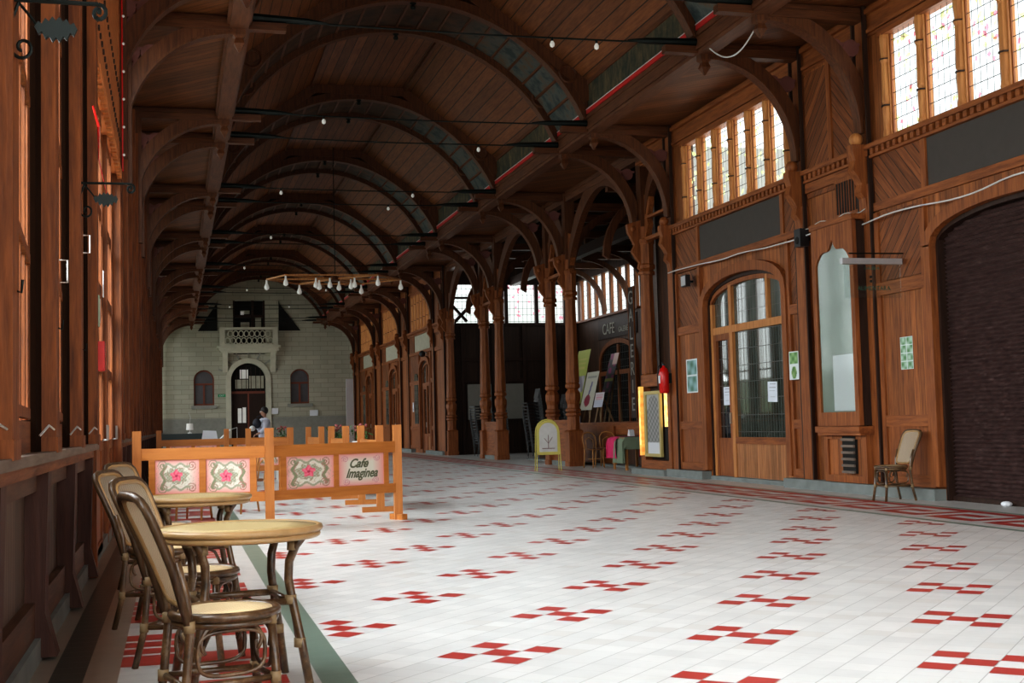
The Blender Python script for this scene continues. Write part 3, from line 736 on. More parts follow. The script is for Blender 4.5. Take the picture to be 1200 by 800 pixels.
# speaker and spotlight on the wall
sp = thing('wall_speaker', 'small black box speaker on the wall between the arched door and display case', 'speaker', (9.72, 18.3, 3.85))
MB().box(-.09, .06, -.1, .1, 0, .28).build('cabinet', 'black_plastic', sp); MB().tube([(-.094, 0, .1), (-.1, 0, .1)], .06, 12).build('cone', 'dark_void', sp); MB().box(.06, .12, -.02, .02, .1, .16).build('bracket', 'iron', sp)
fl_ = thing('flood_light', 'small grey square floodlight high on the wall left of the arched shop door', 'light', (9.66, 22.95, 3.72))
MB().box(-.06, .03, -.12, .12, 0, .22).build('housing', 'black_plastic', fl_); MB().box(-.066, -.06, -.1, .1, .02, .2).build('lens', 'aluminium', fl_); MB().box(.03, .14, -.02, .02, .08, .12).build('bracket', 'iron', fl_)
cm = thing('cctv_camera', 'small dark dome camera on the far shop wall below a pale panel', 'camera', (9.66, 50.3, 4.0))
MB().sphere((0, 0, 0), .13, 12, 8).build('dome', 'black_plastic', cm, True); MB().box(0, .16, -.04, .04, .02, .08).build('mount', 'aluminium', cm)

# white cable stapled along the right wall
cable = MB(); pts = []
for k in range(60):
    y = 11.0 + k * (24 - 11) / 59; pts.append((9.72 - .02 * math.sin(k * .9), y, 3.93 + .19 * max(0, (y - 15.4)) / 8.5 - .035 * math.sin(k * .55) * (1 if y < 18.6 else .3)))
cable.tube(pts, .012, 5); tag(cable.build('wall_cable', 'cable_white'), 'white cable running along the right wall above the arched openings', 'cable')
cable = MB(); cable.tube([(9.73, 16.4 + .12 * k, 4.14 - .03 * math.sin(k)) for k in range(17)], .007, 5)
tag(cable.build('thin_cable', 'cable_white'), 'second thin white cable drooping under the barred vent', 'cable')
cable = MB(); cable.tube([(8.1 + .012 * k, 18.3 - .09 * k, 7.12 - .5 * math.sin(PI * k / 20) ** 1) for k in range(21)], .012, 5)
tag(cable.build('hanging_cable', 'cable_white'), 'white cable sagging between the two nearest roof beam ends', 'cable')

# glass sign on a projecting bar
gs = thing('glass_sign', 'glass sign pane with green lettering hanging from a grey bar on the right wall', 'sign', (8.86, 15.6, 3.26))
MB().tube([(.12, 0, .115), (1.0, 0, .12)], .01, 6).build('support_rod', 'iron', gs)
MB().box(0, .92, -.035, .035, -.035, .045).build('light_bar', 'aluminium', gs)
MB().box(.03, .9, -.004, .004, -.5, -.035).build('glass_pane', 'clear_glass', gs)
text('lettering', 'GALERIA', .06, 'sign_green', gs, (.46, -.008, -.09), (PI/2, 0, 0), .001)
text('lettering', 'ALIMENTARA', .085, 'sign_green', gs, (.48, -.008, -.37), (PI/2, 0, 0), .001)
MB().tube([(.44, -.01, -.21), (.44, -.005, -.21)], .02, 8).tube([(.44, -.01, -.27), (.44, -.005, -.27)], .02, 8).build('emblem', 'dark_void', gs)

# posters and notices
def green_poster(u, v):
    k = (int(u * 2), int(v * 4)); fu = u * 2 % 1; fv = v * 4 % 1
    if fu < .1 or fu > .9 or fv < .08 or fv > .92: return (.72, .78, .80)
    r = math.sin(k[0] * 5.1 + k[1] * 3.7 + fu * 6) * math.cos(fv * 5 + k[1]); return lerp((.06, .22, .05), (.45, .62, .50), .5 + .5 * r)
def land_poster(u, v):
    if u < .06 or u > .94 or v < .03 or v > .97 or abs(v - .52) < .03: return (.7, .78, .80)
    r = .5 + .5 * math.sin(u * 9 + v * 4) * math.cos(v * 13 - u * 3); return lerp((.05, .17, .10), (.30, .50, .52), r)
def half_poster(u, v):
    if u < .07 or u > .93 or v < .03 or v > .97: return (.72, .78, .78)
    r = .5 + .5 * math.sin(u * 11) * math.cos(v * 17)
    if v > .55: return lerp((.05, .2, .03), (.3, .5, .2), r)
    return (.70, .76, .76) if (u - .5) ** 2 + (v - .25) ** 2 * 1.5 > .07 else lerp((.05, .18, .03), (.25, .4, .12), r)
def notice(u, v):
    if abs(v - .88) < .03 and .2 < u < .85 or abs(v - .72) < .025 and .15 < u < .85 or abs(v - .55) < .02 and .15 < u < .8 or abs(v - .25) < .02 and .25 < u < .8:
        return lerp((.2, .22, .28), (.6, .63, .7), .5 + .5 * math.sin(u * 60))
    return (.70, .75, .84)
def wall_sheet(name, y, z, w, h, fn, label, cat, x=9.775, nx=20, nz=40, tilt=0):
    o = sheet(name, w, h, fn, None, nx, nz); o.location = (x, y, z); o.rotation_euler = (0, tilt, -PI/2); tag(o, label, cat); return o
wall_sheet('poster', 23.2, 1.66, .55, .66, land_poster, 'landscape photo poster on the timber pier right of the fire extinguisher', 'poster', 9.82)
wall_sheet('poster', 18.82, 1.75, .33, .46, half_poster, 'small green leaf poster between the arched door and the display case', 'poster', 9.755)
wall_sheet('poster', 15.6, 1.77, .31, .45, green_poster, 'poster of eight small green pictures left of the roller shutter', 'poster', 9.81)
wall_sheet('notice', 21.86, 1.39, .3, .34, notice, 'white typed notice on the narrow glass door leaf', 'notice', 9.94)
wall_sheet('notice', 20.0, 1.41, .36, .35, notice, 'white typed notice taped on the wide leaded shop window', 'notice', 9.94, tilt=.03)
wall_sheet('notice', 53.1, 1.7, .3, .4, notice, 'white notice on the far wall beside a distant shop door', 'notice', 9.77, 8, 8)

# fire extinguisher
fe = thing('fire_extinguisher', 'red fire extinguisher hung on the pier beside the lit menu case', 'fire extinguisher', (9.6, 24.13, 1.68))
MB().lathe([(.085, 0), (.1, .03), (.1, .42), (.075, .5), (.03, .53), (.03, .56)], (0,0,0), 16).build('cylinder', 'red_gloss', fe, True)
MB().lathe([(.035, .56), (.03, .6)], (0,0,0), 8).bar((-.02, -.02, .6), (.0, .1, .63), .02).build('valve', 'black_plastic', fe)
MB().tube([(0, .03, .59), (-.08, .08, .55), (-.1, .1, .35), (-.1, .09, .12)], .012, 6).build('hose', 'black_plastic', fe)
MB().box(-.101, -.099, -.04, .04, .2, .36).build('label_sticker', 'white_paper', fe)
MB().box(.08, .15, -.05, .05, .2, .4).build('wall_bracket', 'iron', fe)

# menu case between pier and carved column
mc = thing('menu_case', 'gilt framed menu case with a grey printed sheet between pier and column', 'display case', (9.72, 25.0, 0))
MB().box(0, .16, -.85, .75, .0, .3).build('base_panel', 'timber_y', mc); MB().box(0, .16, -.85, .75, 1.85, 2.1).build('head_panel', 'timber_y', mc)
MB().box(.0, .16, .62, .75, .3, 1.85).build('case_stile', 'timber', mc); MB().box(0, .16, -.85, -.72, .3, 1.85).build('case_stile', 'timber', mc)
MB().box(-.05, .0, -.42, .52, .38, .44).box(-.05, .0, -.42, .52, 1.68, 1.75).box(-.05, 0, .42, .52, .38, 1.75).box(-.05, 0, -.42, -.34, .38, 1.75).build('gilt_frame', 'gold_frame', mc)
def menu_fn(u, v):
    if v < .2: return (.62, .64, .68)
    r = math.sin(v * 60) * math.sin(u * 25 + v * 9)
    c = lerp((.10, .10, .10), (.36, .36, .35), .5 + .5 * r)
    if v > .75 and (u - .5) ** 2 * 3 + (v - .83) ** 2 * 20 > .45: c = (.4, .4, .38)
    return c
s_ = sheet('printed_menu', .74, 1.24, menu_fn, mc, 30, 60); s_.location = (-.02, .04, .44); s_.rotation_euler = (0, 0, -PI/2)
MB().box(.03, .07, -.7, -.46, 1.0, 1.86).build('lamp_panel', ['amber_hot'], mc)
MB().box(.03, .07, -.7, -.46, .32, 1.0).build('dark_recess', 'dark_void', mc)
MB().box(-.08, -.03, .66, .72, .62, 1.78).build('side_lamp', 'amber_hot', mc)
MB().box(-.075, .0, .63, .75, .4, 1.86).build('lamp_housing', 'amber_lamp', mc)
MB().box(.16, .18, -.85, .75, .3, 1.85).build('back_board', 'dark_timber', mc)

# ------------------------------------------------------------------ carved columns of the open annexe
def column(y, label, x=9.98):
    t = thing('carved_column', label, 'column', (x, y, 0), group='carved columns of the right arcade')
    MB().lathe([(.2, 0), (.2, .12), (.185, .14), (.185, .86), (.2, .9), (.15, .94)], (0,0,0), sq=True).build('plinth', 'timber', t)
    MB().lathe([(.17, .94), (.17, 1.28), (.21, 1.31), (.21, 1.36), (.17, 1.39), (.21, 1.42), (.21, 1.47), (.16, 1.5), (.16, 1.6), (.2, 1.72), (.2, 1.88), (.14, 1.98), (.2, 2.03), (.2, 2.1), (.16, 2.15)], (0,0,0), 8).build('base_turning', 'timber', t)
    MB().lathe([(.185, 2.15), (.14, 4.1), (.14, 4.3)], (0,0,0), 8).build('shaft', 'timber', t)
    MB().lathe([(.19, 4.3), (.19, 4.36), (.15, 4.4), (.2, 4.44), (.2, 4.5), (.17, 4.54), (.18, 4.95), (.2, 5.0), (.2, 5.06), (.16, 5.1), (.16, 5.4)], (0,0,0), 8).build('capital', 'timber', t)
    MB().box(-.13, .13, -.13, .13, 5.35, 7.1).build('head_post', 'roof_timber', t)
    # scrolled brackets either side (along the arcade) and into the hall
    sc_ = [(.1, 4.9), (.2, 5.0), (.17, 5.12), (.25, 5.22), (.34, 5.36), (.27, 5.5), (.33, 5.62), (.42, 5.78), (.44, 5.95), (.1, 6.05)]
    for s in (1, -1): MB().prism([(s * p[0], p[1]) for p in sc_], 'yz', -.06, .06).build('scroll_bracket', 'timber', t)
    MB().prism([(-p[0], p[1] - .55) for p in sc_], 'xz', -.06, .06).build('scroll_bracket', 'timber', t)
    MB().sphere((-.3, 0, 5.3), .09, 10, 7).build('knob', 'timber', t, True)
    return t
cl = ['carved octagonal timber column beside the gilt menu case', 'carved timber column just right of the yellow sandwich board', 'carved timber column rising directly behind the yellow sandwich board',
      'carved timber column right of the low panel before the stacked chairs', 'carved timber column left of the low panel before the stacked chairs', 'carved timber column at the far corner of the open annexe']
CYS = [25.9, 31.45, 33.3, 39.0, 41.0, 46.4]
c0 = column(CYS[0], cl[0])
for y, l in zip(CYS[1:], cl[1:]): dup(c0, (9.98, y, 0), None, l)
# arcade arches between the columns (longitudinal)
tr3 = struct('trim_3')
def arcade(y0, y1, za=6.75, zs=5.1):
    c = (y0 + y1) / 2; n = 12; inn = []; outr = []
    for k in range(n + 1):
        a = k / n; h = (y1 - y0) / 2 - .12
        inn.append((y0 + .12 + h * a, zs + (za - zs) * math.sin(a * PI / 2) ** .75)); 
        outr.append((y0 + .1 + h * a - .0, min(7.0, zs + .25 + (za - zs + .1) * math.sin(a * PI / 2) ** .6)))
    m_ = MB(); m_.strip(inn, outr, 'yz', 9.9, 10.06); m_.strip([(2 * c - p[0], p[1]) for p in inn], [(2 * c - p[0], p[1]) for p in outr], 'yz', 9.9, 10.06)
    m_.build('arcade_arch', 'roof_timber', tr3)
for a, b_ in ((26.0, 31.4), (33.4, 39.0), (41.0, 46.4)): arcade(a, b_)
for a, b_ in ((24.15, 25.8), (31.55, 33.2), (39.1, 40.9)): arcade(a, b_, 6.3, 5.6)
MB().box(9.88, 10.08, 24, 46.7, 6.85, 7.12).box(9.85, 10.1, 24, 46.7, 7.0, 7.05).build('arcade_beam', 'roof_timber_y', tr3)
for a, b_ in ((31.55, 33.2), (39.1, 40.9), (46.5, 48.5)):
    MB().box(9.93, 10.02, a, b_, .12, 1.15).box(9.9, 10.05, a, b_, 1.12, 1.2).box(9.9, 10.05, a, b_, .1, .25).build('low_panel', 'timber_y', tr3)
    MB().box(9.86, 10.1, a, b_, 0, .12).build('panel_plinth', 'stone_curb', tr3)
for a, b_ in ((24.15, 25.8), (31.55, 33.2), (39.1, 40.9)):
    MB().box(9.9, 10.04, a, b_, 5.02, 5.1).box(9.92, 10.02, a, b_, 5.5, 5.56).build('sill_rail', 'timber_y', tr3)
# dark stuff beyond the menu case opening
# ------------------------------------------------------------------ annexe
AN = struct('wall_annexe')
def an(name, mat, *bx):
    m_ = MB()
    for b_ in bx: m_.box(*b_)
    return m_.build(name, mat, AN)
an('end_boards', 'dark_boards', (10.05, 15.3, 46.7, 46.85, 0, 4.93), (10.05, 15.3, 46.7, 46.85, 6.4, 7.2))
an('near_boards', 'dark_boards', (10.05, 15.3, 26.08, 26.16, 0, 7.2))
an('sky_reflector', 'sky_white', (10.05, 15.3, 26.0, 26.08, 0, 7.2))  # white sheet added to catch skylight and read as bright sky behind the clerestory
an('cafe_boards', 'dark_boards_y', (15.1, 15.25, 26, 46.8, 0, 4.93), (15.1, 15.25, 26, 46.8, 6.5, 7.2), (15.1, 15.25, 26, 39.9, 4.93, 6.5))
an('dark_fill_panel', 'dark_boards_y', (10.25, 10.35, 24.0, 26.0, 0, 7.1), (10.0, 10.3, 24.0, 24.1, 0, 7.1))  # dark panel added to hide the bright white sheet beyond the opening
an('frame_rail', 'dark_timber', (10.05, 15.2, 46.6, 46.7, 4.83, 4.93), (10.05, 15.2, 46.62, 46.7, 3.5, 3.62), (10.05, 15.2, 46.62, 46.7, 2.7, 2.8))
for x in (10.5, 11.7, 12.9, 14.1): an('frame_stile', 'dark_timber', (x - .06, x + .06, 46.6, 46.7, 0, 4.9))
w = next_window()
for x in (10.05, 11.2, 12.25, 13.45, 14.6, 15.2): MB().box(x - .07, x + .07, 46.66, 46.8, 4.93, 6.45).build('mullion', 'dark_timber', w)
MB().add([(10.1, 46.75, 4.93), (15.1, 46.75, 4.93), (15.1, 46.75, 6.42), (10.1, 46.75, 6.42)], [(0,1,2,3)]).build('leaded_pane', 'leaded_glass_x', w)
MB().box(10.05, 11.2, 46.64, 46.72, 5.85, 5.93).bar((10.2, 46.7, 4.95), (11.15, 46.7, 5.9), .12).bar((10.15, 46.68, 5.6), (10.7, 46.68, 5.0), .1).build('tracery', 'dark_timber', w)
w = next_window(); n = 7
for k in range(n + 1):
    y = 40.3 + k * .85; MB().box(15.1, 15.2, y - .1, y + .1, 4.93, 6.52).build('mullion', 'timber', w)
MB().add([(15.18, 40.3, 4.93), (15.18, 46.3, 4.93), (15.18, 46.3, 6.5), (15.18, 40.3, 6.5)], [(0,1,2,3)]).build('leaded_pane', 'leaded_glass', w)
MB().box(14.98, 15.2, 39.9, 46.6, 4.88, 4.95).build('window_sill', 'timber_y', w)
tb_ = struct('trim_5')
MB().box(12.4, 12.65, 26.1, 46.6, 6.35, 6.65).build('annexe_beam', 'dark_timber', tb_)
for y in (28.7, 31.5, 33.3, 36.2, 39.0, 41.0, 43.6):
    MB().box(10.1, 15.1, y - .09, y + .09, 6.65, 6.85).build('cross_beam', 'roof_timber_x', tb_)
    n_ = 8
    for xa, sg in ((15.05, -1), (10.12, 1)):
        i_ = [(xa + sg * 1.6 * (1 - math.cos(PI / 2 * k / n_)), 5.0 + 1.6 * math.sin(PI / 2 * k / n_)) for k in range(n_ + 1)]
        MB().strip(i_, [(p[0] - sg * .16, p[1] + .1) for p in i_], 'xz', y - .06, y + .06).build('annexe_brace', 'roof_timber', tb_)
for y in (34.8, 37.6, 44.8): MB().box(12.45, 12.6, y - .08, y + .08, 6.65, 7.1).build('king_post', 'roof_timber', tb_)
# arched window of the cafe front
d = struct('window_%d' % (win_no[0] + 1)); win_no[0] += 1
ap = arch_poly(40.3, 43.9, 3.1, 3.85); ap2 = arch_poly(40.15, 44.05, 3.1, 4.02)
MB().strip(ap, ap2, 'yz', 15.0, 15.1).box(15, 15.1, 40.15, 40.3, 1.0, 3.12).box(15, 15.1, 43.9, 44.05, 1.0, 3.12).box(15, 15.1, 40.3, 43.9, .95, 1.1).box(15, 15.1, 40.3, 43.9, 2.75, 2.9).box(15, 15.1, 41.9, 42.05, 1.0, 3.8).box(15, 15.1, 40.9, 41.0, 1.0, 2.8).build('window_frame', 'timber', d)
MB().strip([(p[0], 1.0) for p in ap], ap, 'yz', 15.05, 15.08).build('leaded_pane', 'dark_glass', d)
cs = thing('cafe_sign', 'dark fascia board lettered CAFE above the arched annexe window', 'sign', (15.06, 42.3, 4.2))
MB().box(0, .04, -2.1, 1.9, -.12, .58).build('board', 'dark_timber', cs)
text('lettering', 'CAFE', .55, 'pale_lettering', cs, (-.02, .68, .2), (PI/2, 0, -PI/2), .005)
text('lettering', 'GALERIE', .26, 'pale_lettering', cs, (-.02, -.85, .1), (PI/2, 0, -PI/2), .005)
vs = thing('vertical_sign', 'tall narrow dark board with white letters running down it behind the menu case column', 'sign', (11.5, 31.0, 1.2))
MB().box(-.02, .02, -.2, .2, 0, 3.4).build('board', 'dark_timber', vs); MB().box(-.03, .0, -.22, -.2, 0, 3.4).box(-.03, 0, .2, .22, 0, 3.4).build('edge_strip', 'timber', vs)
for k, ch in enumerate('GALERIE'): text('letter', ch, .5, 'dim_lettering', vs, (-.03, 0, 3.1 - k * .46), (PI/2, 0, -PI/2), .004)
# knee wall / display ledge
kn = struct('trim_4')
MB().box(11.0, 11.12, 26.2, 38.3, 0, .95).build('ledge_panels', 'dark_boards_y', kn); MB().box(10.95, 12.6, 26.2, 38.3, 1.04, 1.1).box(10.97, 11.1, 26.2, 38.3, .78, 1.04).build('ledge_top', 'timber_y', kn)
MB().box(10.9, 11.1, 31.0, 33.8, 0, 1.0).build('ledge_pier', 'timber', kn)
MB().box(10.6, 15, 26.2, 38.3, 0, .04).build('step', 'stone_curb', kn)
# white boards leaning deep in the annexe
for i, (x0, x1, lb) in enumerate(((10.64, 11.55, 'pale blank board standing at the dark annexe back wall, left one'), (11.95, 12.8, 'pale blank board standing at the dark annexe back wall, right one'))):
    o = MB().box(x0, x1, 46.5, 46.56, 1.3, 2.62).build('blank_board', 'board_grey'); tag(o, lb, 'board')

# easels with posters
def easel(loc, w, h, z0, fn, label, lean=.35, side='full'):
    e_ = thing('easel_poster', label, 'poster', loc)
    s_ = sheet('poster_sheet', w, h, fn, e_, 26, 40); s_.location = (0, 0, z0); s_.rotation_euler = (-math.atan2(lean, h), 0, -PI/2)
    lg = [MB().bar((-.04, -w * .3, 0), (lean * .9, -.03, z0 + h * .9), .04), MB().bar((-.04, w * .3, 0), (lean * .9, .03, z0 + h * .9), .04), MB().bar((.45, 0, 0), (lean, 0, z0 + h * .9), .04)]
    for g in lg: g.build('leg', 'easel_pine', e_).location = (.04, 0, 0)
    return e_
def p_green(u, v):
    if .22 < v < .52 and .25 < u < .95: return lerp((.2, .16, .2), (.5, .45, .5), .5 + .5 * math.sin(u * 14 + v * 20))
    if .6 < v < .9 and abs(math.sin(v * 40)) > .75 and .2 < u < .8: return (.55, .5, .12)
    return (.42, .47, .06)
def p_cream(u, v):
    if (u - .45) ** 2 * 2.2 + (v - .25) ** 2 * 5 < .12: return (.30, .03, .06)
    if abs(u - .55 - (v - .6) * .3) < .06 and .4 < v < .75: return (.12, .12, .25)
    if .83 < v < .9 and .15 < u < .85: return (.3, .3, .26)
    return (.58, .56, .46)
def p_dark(u, v):
    if v > .72 and u > .45: return (.62, .42, .38)
    r = math.sin(u * 8 + v * 3) * math.cos(v * 17); 
    if .28 < v < .36: return (.40, .42, .06)
    return (.28, .02, .12) if r > .25 else (.03, .03, .03)
def p_pink(u, v): return (.72, .34, .42) if .5 < v < .85 and .12 < u < .88 and math.sin(v * 40) > -.3 else ((.60, .62, .72) if v < .5 else (.72, .66, .68))
easel((12.3, 38.6, 1.1), 1.25, 1.75, .6, p_green, 'tall lime green poster leaning on the annexe ledge beside the carved column', .4)
easel((12.1, 36.9, 1.1), 1.15, 1.2, .38, p_cream, 'cream poster with a dark red shape, between the green and dark posters', .3)
easel((12.75, 36.85, 1.1), .75, 1.25, .9, p_dark, 'dark and magenta poster on an easel before the arched window', .35)
easel((12.15, 35.9, 1.1), .82, .45, .45, p_pink, 'small pink and white poster on pale easel legs', .1)
o = sheet('paper_sheet', .5, .42, lambda u, v: (.72, .74, .84)); o.location = (11.9, 37.1, 1.11); o.rotation_euler = (0, 0, -PI/2); tag(o, 'white paper sheet propped below the cream poster', 'paper')

# ------------------------------------------------------------------ left wall
WL = struct('wall_left')
def wl(name, mat, *bx):
    m_ = MB()
    for b_ in bx: m_.box(*b_)
    return m_.build(name, mat, WL)
wl('top_boards', 'left_timber_y', (-.95, -.75, YN, YE, 6.5, 7.15)); wl('stone_curb', 'stone_curb', (-1.2, -.68, YN, YE, 0, .12))
LP = [-2.3, -.4, 1.5, 3.4, 5.3, 7.2, 9.1, 10.95]
k = 16.7
LP2 = []
for (a, b_) in PAIRS[1:]: LP2 += [a, b_]
FAR = []
for i in range(len(LP2) - 1):
    a, b_ = LP2[i], LP2[i + 1]; n = max(1, round((b_ - a) / 1.86))
    FAR += [a + (b_ - a) * k / n for k in range(n)]
FAR.append(71.2)
def wainscot(y0, y1):
    wl('wainscot_boards', 'wainscot', (-.85, -.76, y0, y1, .12, 1.0)); wl('wainscot_rail', 'weathered_red', (-.78, -.7, y0, y1, .88, 1.0), (-.78, -.71, y0, y1, .12, .3))
    wl('sill_board', 'weathered', (-.95, -.6, y0, y1, 1.04, 1.085)); wl('sill_moulding', 'left_timber_y', (-.85, -.64, y0, y1, .98, 1.04))
wainscot(YN, 11.05); wainscot(16.3, YE)
def left_post(y, big=False):
    w_ = .13 if big else .1
    m_ = MB(); m_.box(-.95, XL + .02, y - w_, y + w_, 1.085, 6.6).box(-.88, XL + .03, y - w_ - .015, y + w_ + .015, 1.08, 1.16); m_.build('window_post', 'left_timber', WL)
    m_ = MB(); m_.prism([(-.8, .98), (-.64, .98), (-.66, .25), (-.6, .02), (-.8, .02)], 'xz', y - .09, y + .09); m_.build('wainscot_pier', 'pier_red', WL)
    if big:
        m_ = MB(); m_.box(-.7, XL + .08, y - .1, y + .1, 4.6, 6.9); m_.build('wall_post', 'roof_timber', WL)
for y in LP: left_post(y)
for y in FAR: left_post(y, any(abs(y - q_) < .1 for q_ in LP2))
def casement(y0, y1, tilt=.07, near=True):
    """tall glazed sash hinged on the far post, standing slightly ajar into the hall"""
    w = next_window(); ya, yb = y0 + .24, y1 - .46
    a = Vector((XL + .0, ya, 0)); b_ = Vector((XL - .075, yb, 0)); d_ = (b_ - a); m_ = MB()
    for t in (0, .34, .67, 1):
        q_ = a + d_ * t; e_ = .05 if t in (0, 1) else .016
        m_.box(q_.x - .03, q_.x - .004, q_.y - e_, q_.y + e_, 1.25, 6.45)
    for z in ((1.28, 2.05, 2.85, 3.65, 4.45, 5.25, 6.05, 6.42) if near else (1.28, 2.85, 4.45, 6.4)): m_.bar(a + Vector((-.01, 0, z)), b_ + Vector((-.01, 0, z)), .03, .05)
    m_.build('sash', 'left_timber', w)
    MB().add([(a.x, a.y, 1.3), (b_.x, b_.y, 1.3), (b_.x, b_.y, 6.4), (a.x, a.y, 6.4)], [(0,1,2,3)]).build('pane', 'clear_glass', w)
    MB().box(XL - .12, XL - .055, yb + .07, y1 - .09, 1.085, 6.5).build('gap_shade_strip', 'gap_dark', w)  # dark strip painted as the shade in the gap between sash and post
    if near:
        h = MB(); h.tube([(XL - .02, yb - .08, 1.17), (XL + .02, yb - .04, 1.22), (XL + .03, yb + .12, 1.2)], .006, 5); h.build('stay', 'steel', w)
        h = MB(); h.box(XL, XL + .012, y0 + .02, y0 + .05, 1.72, 1.80).tube([(XL + .01, y0 + .04, 1.75), (XL + .04, y0 + .04, 1.74), (XL + .045, y0 + .04, 1.79)], .006, 5); h.build('hook', 'iron', w)
    MB().box(-.95, -.7, y0 + .1, y1 - .1, 1.085, 1.24).build('window_sill', 'left_timber_y', w)
for i in range(len(LP) - 1): casement(LP[i], LP[i + 1])
for i in range(len(FAR) - 1):
    if FAR[i + 1] - FAR[i] > .9: casement(FAR[i], FAR[i + 1], .07, False)
# tall door bay with fascia
wl('fascia', 'fascia_lit', (-.95, XL - .01, 11.05, 16.3, 4.35, 6.55)); 
dm = MB(); y = 11.1
while y < 16.2: dm.box(XL - .03, XL + .02, y, y + .1, 4.28, 4.4); y += .2
dm.build('dentils', 'fascia_lit', WL)
for z in (4.75, 5.3): 
    dm = MB(); y = 11.15
    while y < 16.2: dm.box(XL - .02, XL + .008, y, y + .05, z, z + .04); y += .25
    dm.build('stud_row', 'dark_timber', WL)
win_no.append(1); DL = struct('door_%d' % (len(win_no) - 1))
yy = [11.1, 12.1, 13.1, 14.1, 15.1, 16.2]
for k in range(5):
    a, b_ = yy[k], yy[k + 1]; m_ = MB(); xo = XL - .06 if k % 2 else XL - .1
    m_.box(xo - .06, xo, a, a + .11, .02, 4.35).box(xo - .06, xo, b_ - .11, b_, .02, 4.35)
    for z in (.05, 1.0, 1.75, 2.5, 3.25, 4.2): m_.box(xo - .05, xo, a, b_, z, z + .1)
    m_.box(xo - .04, xo - .02, a, b_, .1, 1.0); m_.box(xo - .04, xo, (a + b_) / 2 - .015, (a + b_) / 2 + .015, 1.0, 4.3)
    lf = m_.build('door_leaf', 'left_timber', DL)
    MB().add([(xo - .03, a, 1.1), (xo - .03, b_, 1.1), (xo - .03, b_, 4.2), (xo - .03, a, 4.2)], [(0,1,2,3)]).build('pane', 'clear_glass', DL)
    MB().tube([(xo, b_ - .06, 1.1), (xo + .05, b_ - .06, 1.1), (xo + .05, b_ - .06, 1.25)], .012, 6).build('handle', 'steel', DL)
wl('door_post', 'left_timber', (-.95, XL, 10.98, 11.12, 0, 4.4), (-.95, XL, 16.2, 16.42, 0, 6.6))
# light string with red ribbon down the fascia edge
ls = thing('light_string', 'red ribbon with tiny white lights down the edge of the timber fascia at left', 'light string', (XL + .03, 16.3, 4.4))
MB().box(-.005, .005, -.02, .02, 0, 2.4).build('ribbon', 'red_gloss', ls)
m_ = MB(); 
for k in range(7): m_.sphere((.015, -.02, .2 + k * .35), .018, 6, 5)
m_.build('tiny_lights', 'bulb_glass', ls)
rs = MB(); rs.tube([(XL + .02, 10.4, 3.75), (XL + .06, 10.45, 3.6), (XL + .03, 11.0, 3.45), (XL + .04, 12.2, 3.35)], [.008, .012, .005, .004], 6)
tag(rs.build('red_ribbon', 'red_gloss'), 'loose red ribbon looped between two left window posts', 'ribbon')
# small things on the posts
rb = thing('call_point', 'small bright red box on the left window post', 'alarm box', (XL + .02, 11.0, 1.68)); MB().box(-.02, .05, -.09, .09, 0, .24).build('cover', 'red_gloss', rb); MB().box(.05, .053, -.05, .05, .07, .17).build('plate', 'red_paint', rb)
th = thing('thermometer', 'slim pale thermometer strip above the red box on the left', 'thermometer', (XL + .02, 11.0, 2.05)); MB().box(-.01, .012, -.02, .02, 0, .26).build('scale', 'thermo_green', th); MB().tube([(.014, 0, .03), (.014, 0, .23)], .006, 6).build('tube', 'steel', th)
for y, z, l in ((12.55, 2.45, 'small white and green card on the tall door at left'),):
    o = MB().box(XL - .02, XL - .015, y - .03, y + .03, z, z + .25).build('card', 'white_paper'); tag(o, l, 'card')
for y, z, l in ((7.75, 2.05, 'lower small chrome latch box in the gap behind the second window post'), (9.8, 2.5, 'upper small chrome latch box in the gap of the third left window')):
    o = MB().tube([(XL - .02, y, z), (XL + .03, y, z), (XL + .03, y, z + .13), (XL - .02, y, z + .13)], .006, 5).build('latch', 'steel'); tag(o, l, 'latch')

# wrought iron leaf brackets
def leaf_bracket(loc, label):
    t = thing('iron_bracket', label, 'iron bracket', loc, group='iron leaf brackets on the left posts')
    MB().tube([(0, 0, 0), (.33, 0, 0)] , .009, 6).build('arm', 'iron', t)
    sp = [(.33 + .035 * (1 - k / 16) * math.sin(k * .55), 0, -.035 + .035 * (1 - k / 22) * math.cos(k * .55)) for k in range(16)]
    MB().tube(sp, .009, 6).build('scroll', 'iron', t)
    s2 = [(.045 + .045 * math.cos(PI - k * .4) * (1 - k / 26), 0, -.19 + .05 * math.sin(PI - k * .4) * (1 - k / 26) * -1) for k in range(20)]
    MB().tube([(.03, 0, -.01), (.005, 0, -.08), (-.0, 0, -.14)] + s2, .007, 6).build('scroll', 'iron', t)
    MB().tube([(.03, 0, -.01), (.07, 0, -.06), (.1, 0, -.1)], .006, 6).build('stem', 'iron', t)
    lf = MB(); n = 12
    top = [(.09 + .16 * k / n, 0, -.105 + .03 * math.sin(PI * k / n) + (.014 if k % 2 else -.004)) for k in range(n + 1)]
    bot = [(.09 + .16 * k / n, 0, -.11 - .04 * math.sin(PI * k / n) - (.016 if k % 2 else -.004)) for k in range(n + 1)]
    lf.strip([(p[0], p[2]) for p in bot], [(p[0], p[2]) for p in top], 'xz', -.012, .012).build('leaf', 'iron', t)
    MB().box(-.02, .0, -.015, .015, -.25, .04).build('back_plate', 'iron', t)
    return t
lb = leaf_bracket((XL + .01, 9.05, 2.88), 'small dark iron bracket with a leaf on the third left window post')
dup(lb, (XL + .01, 5.25, 2.89), None, 'dark iron leaf bracket with scrolls at the top left corner of the picture')

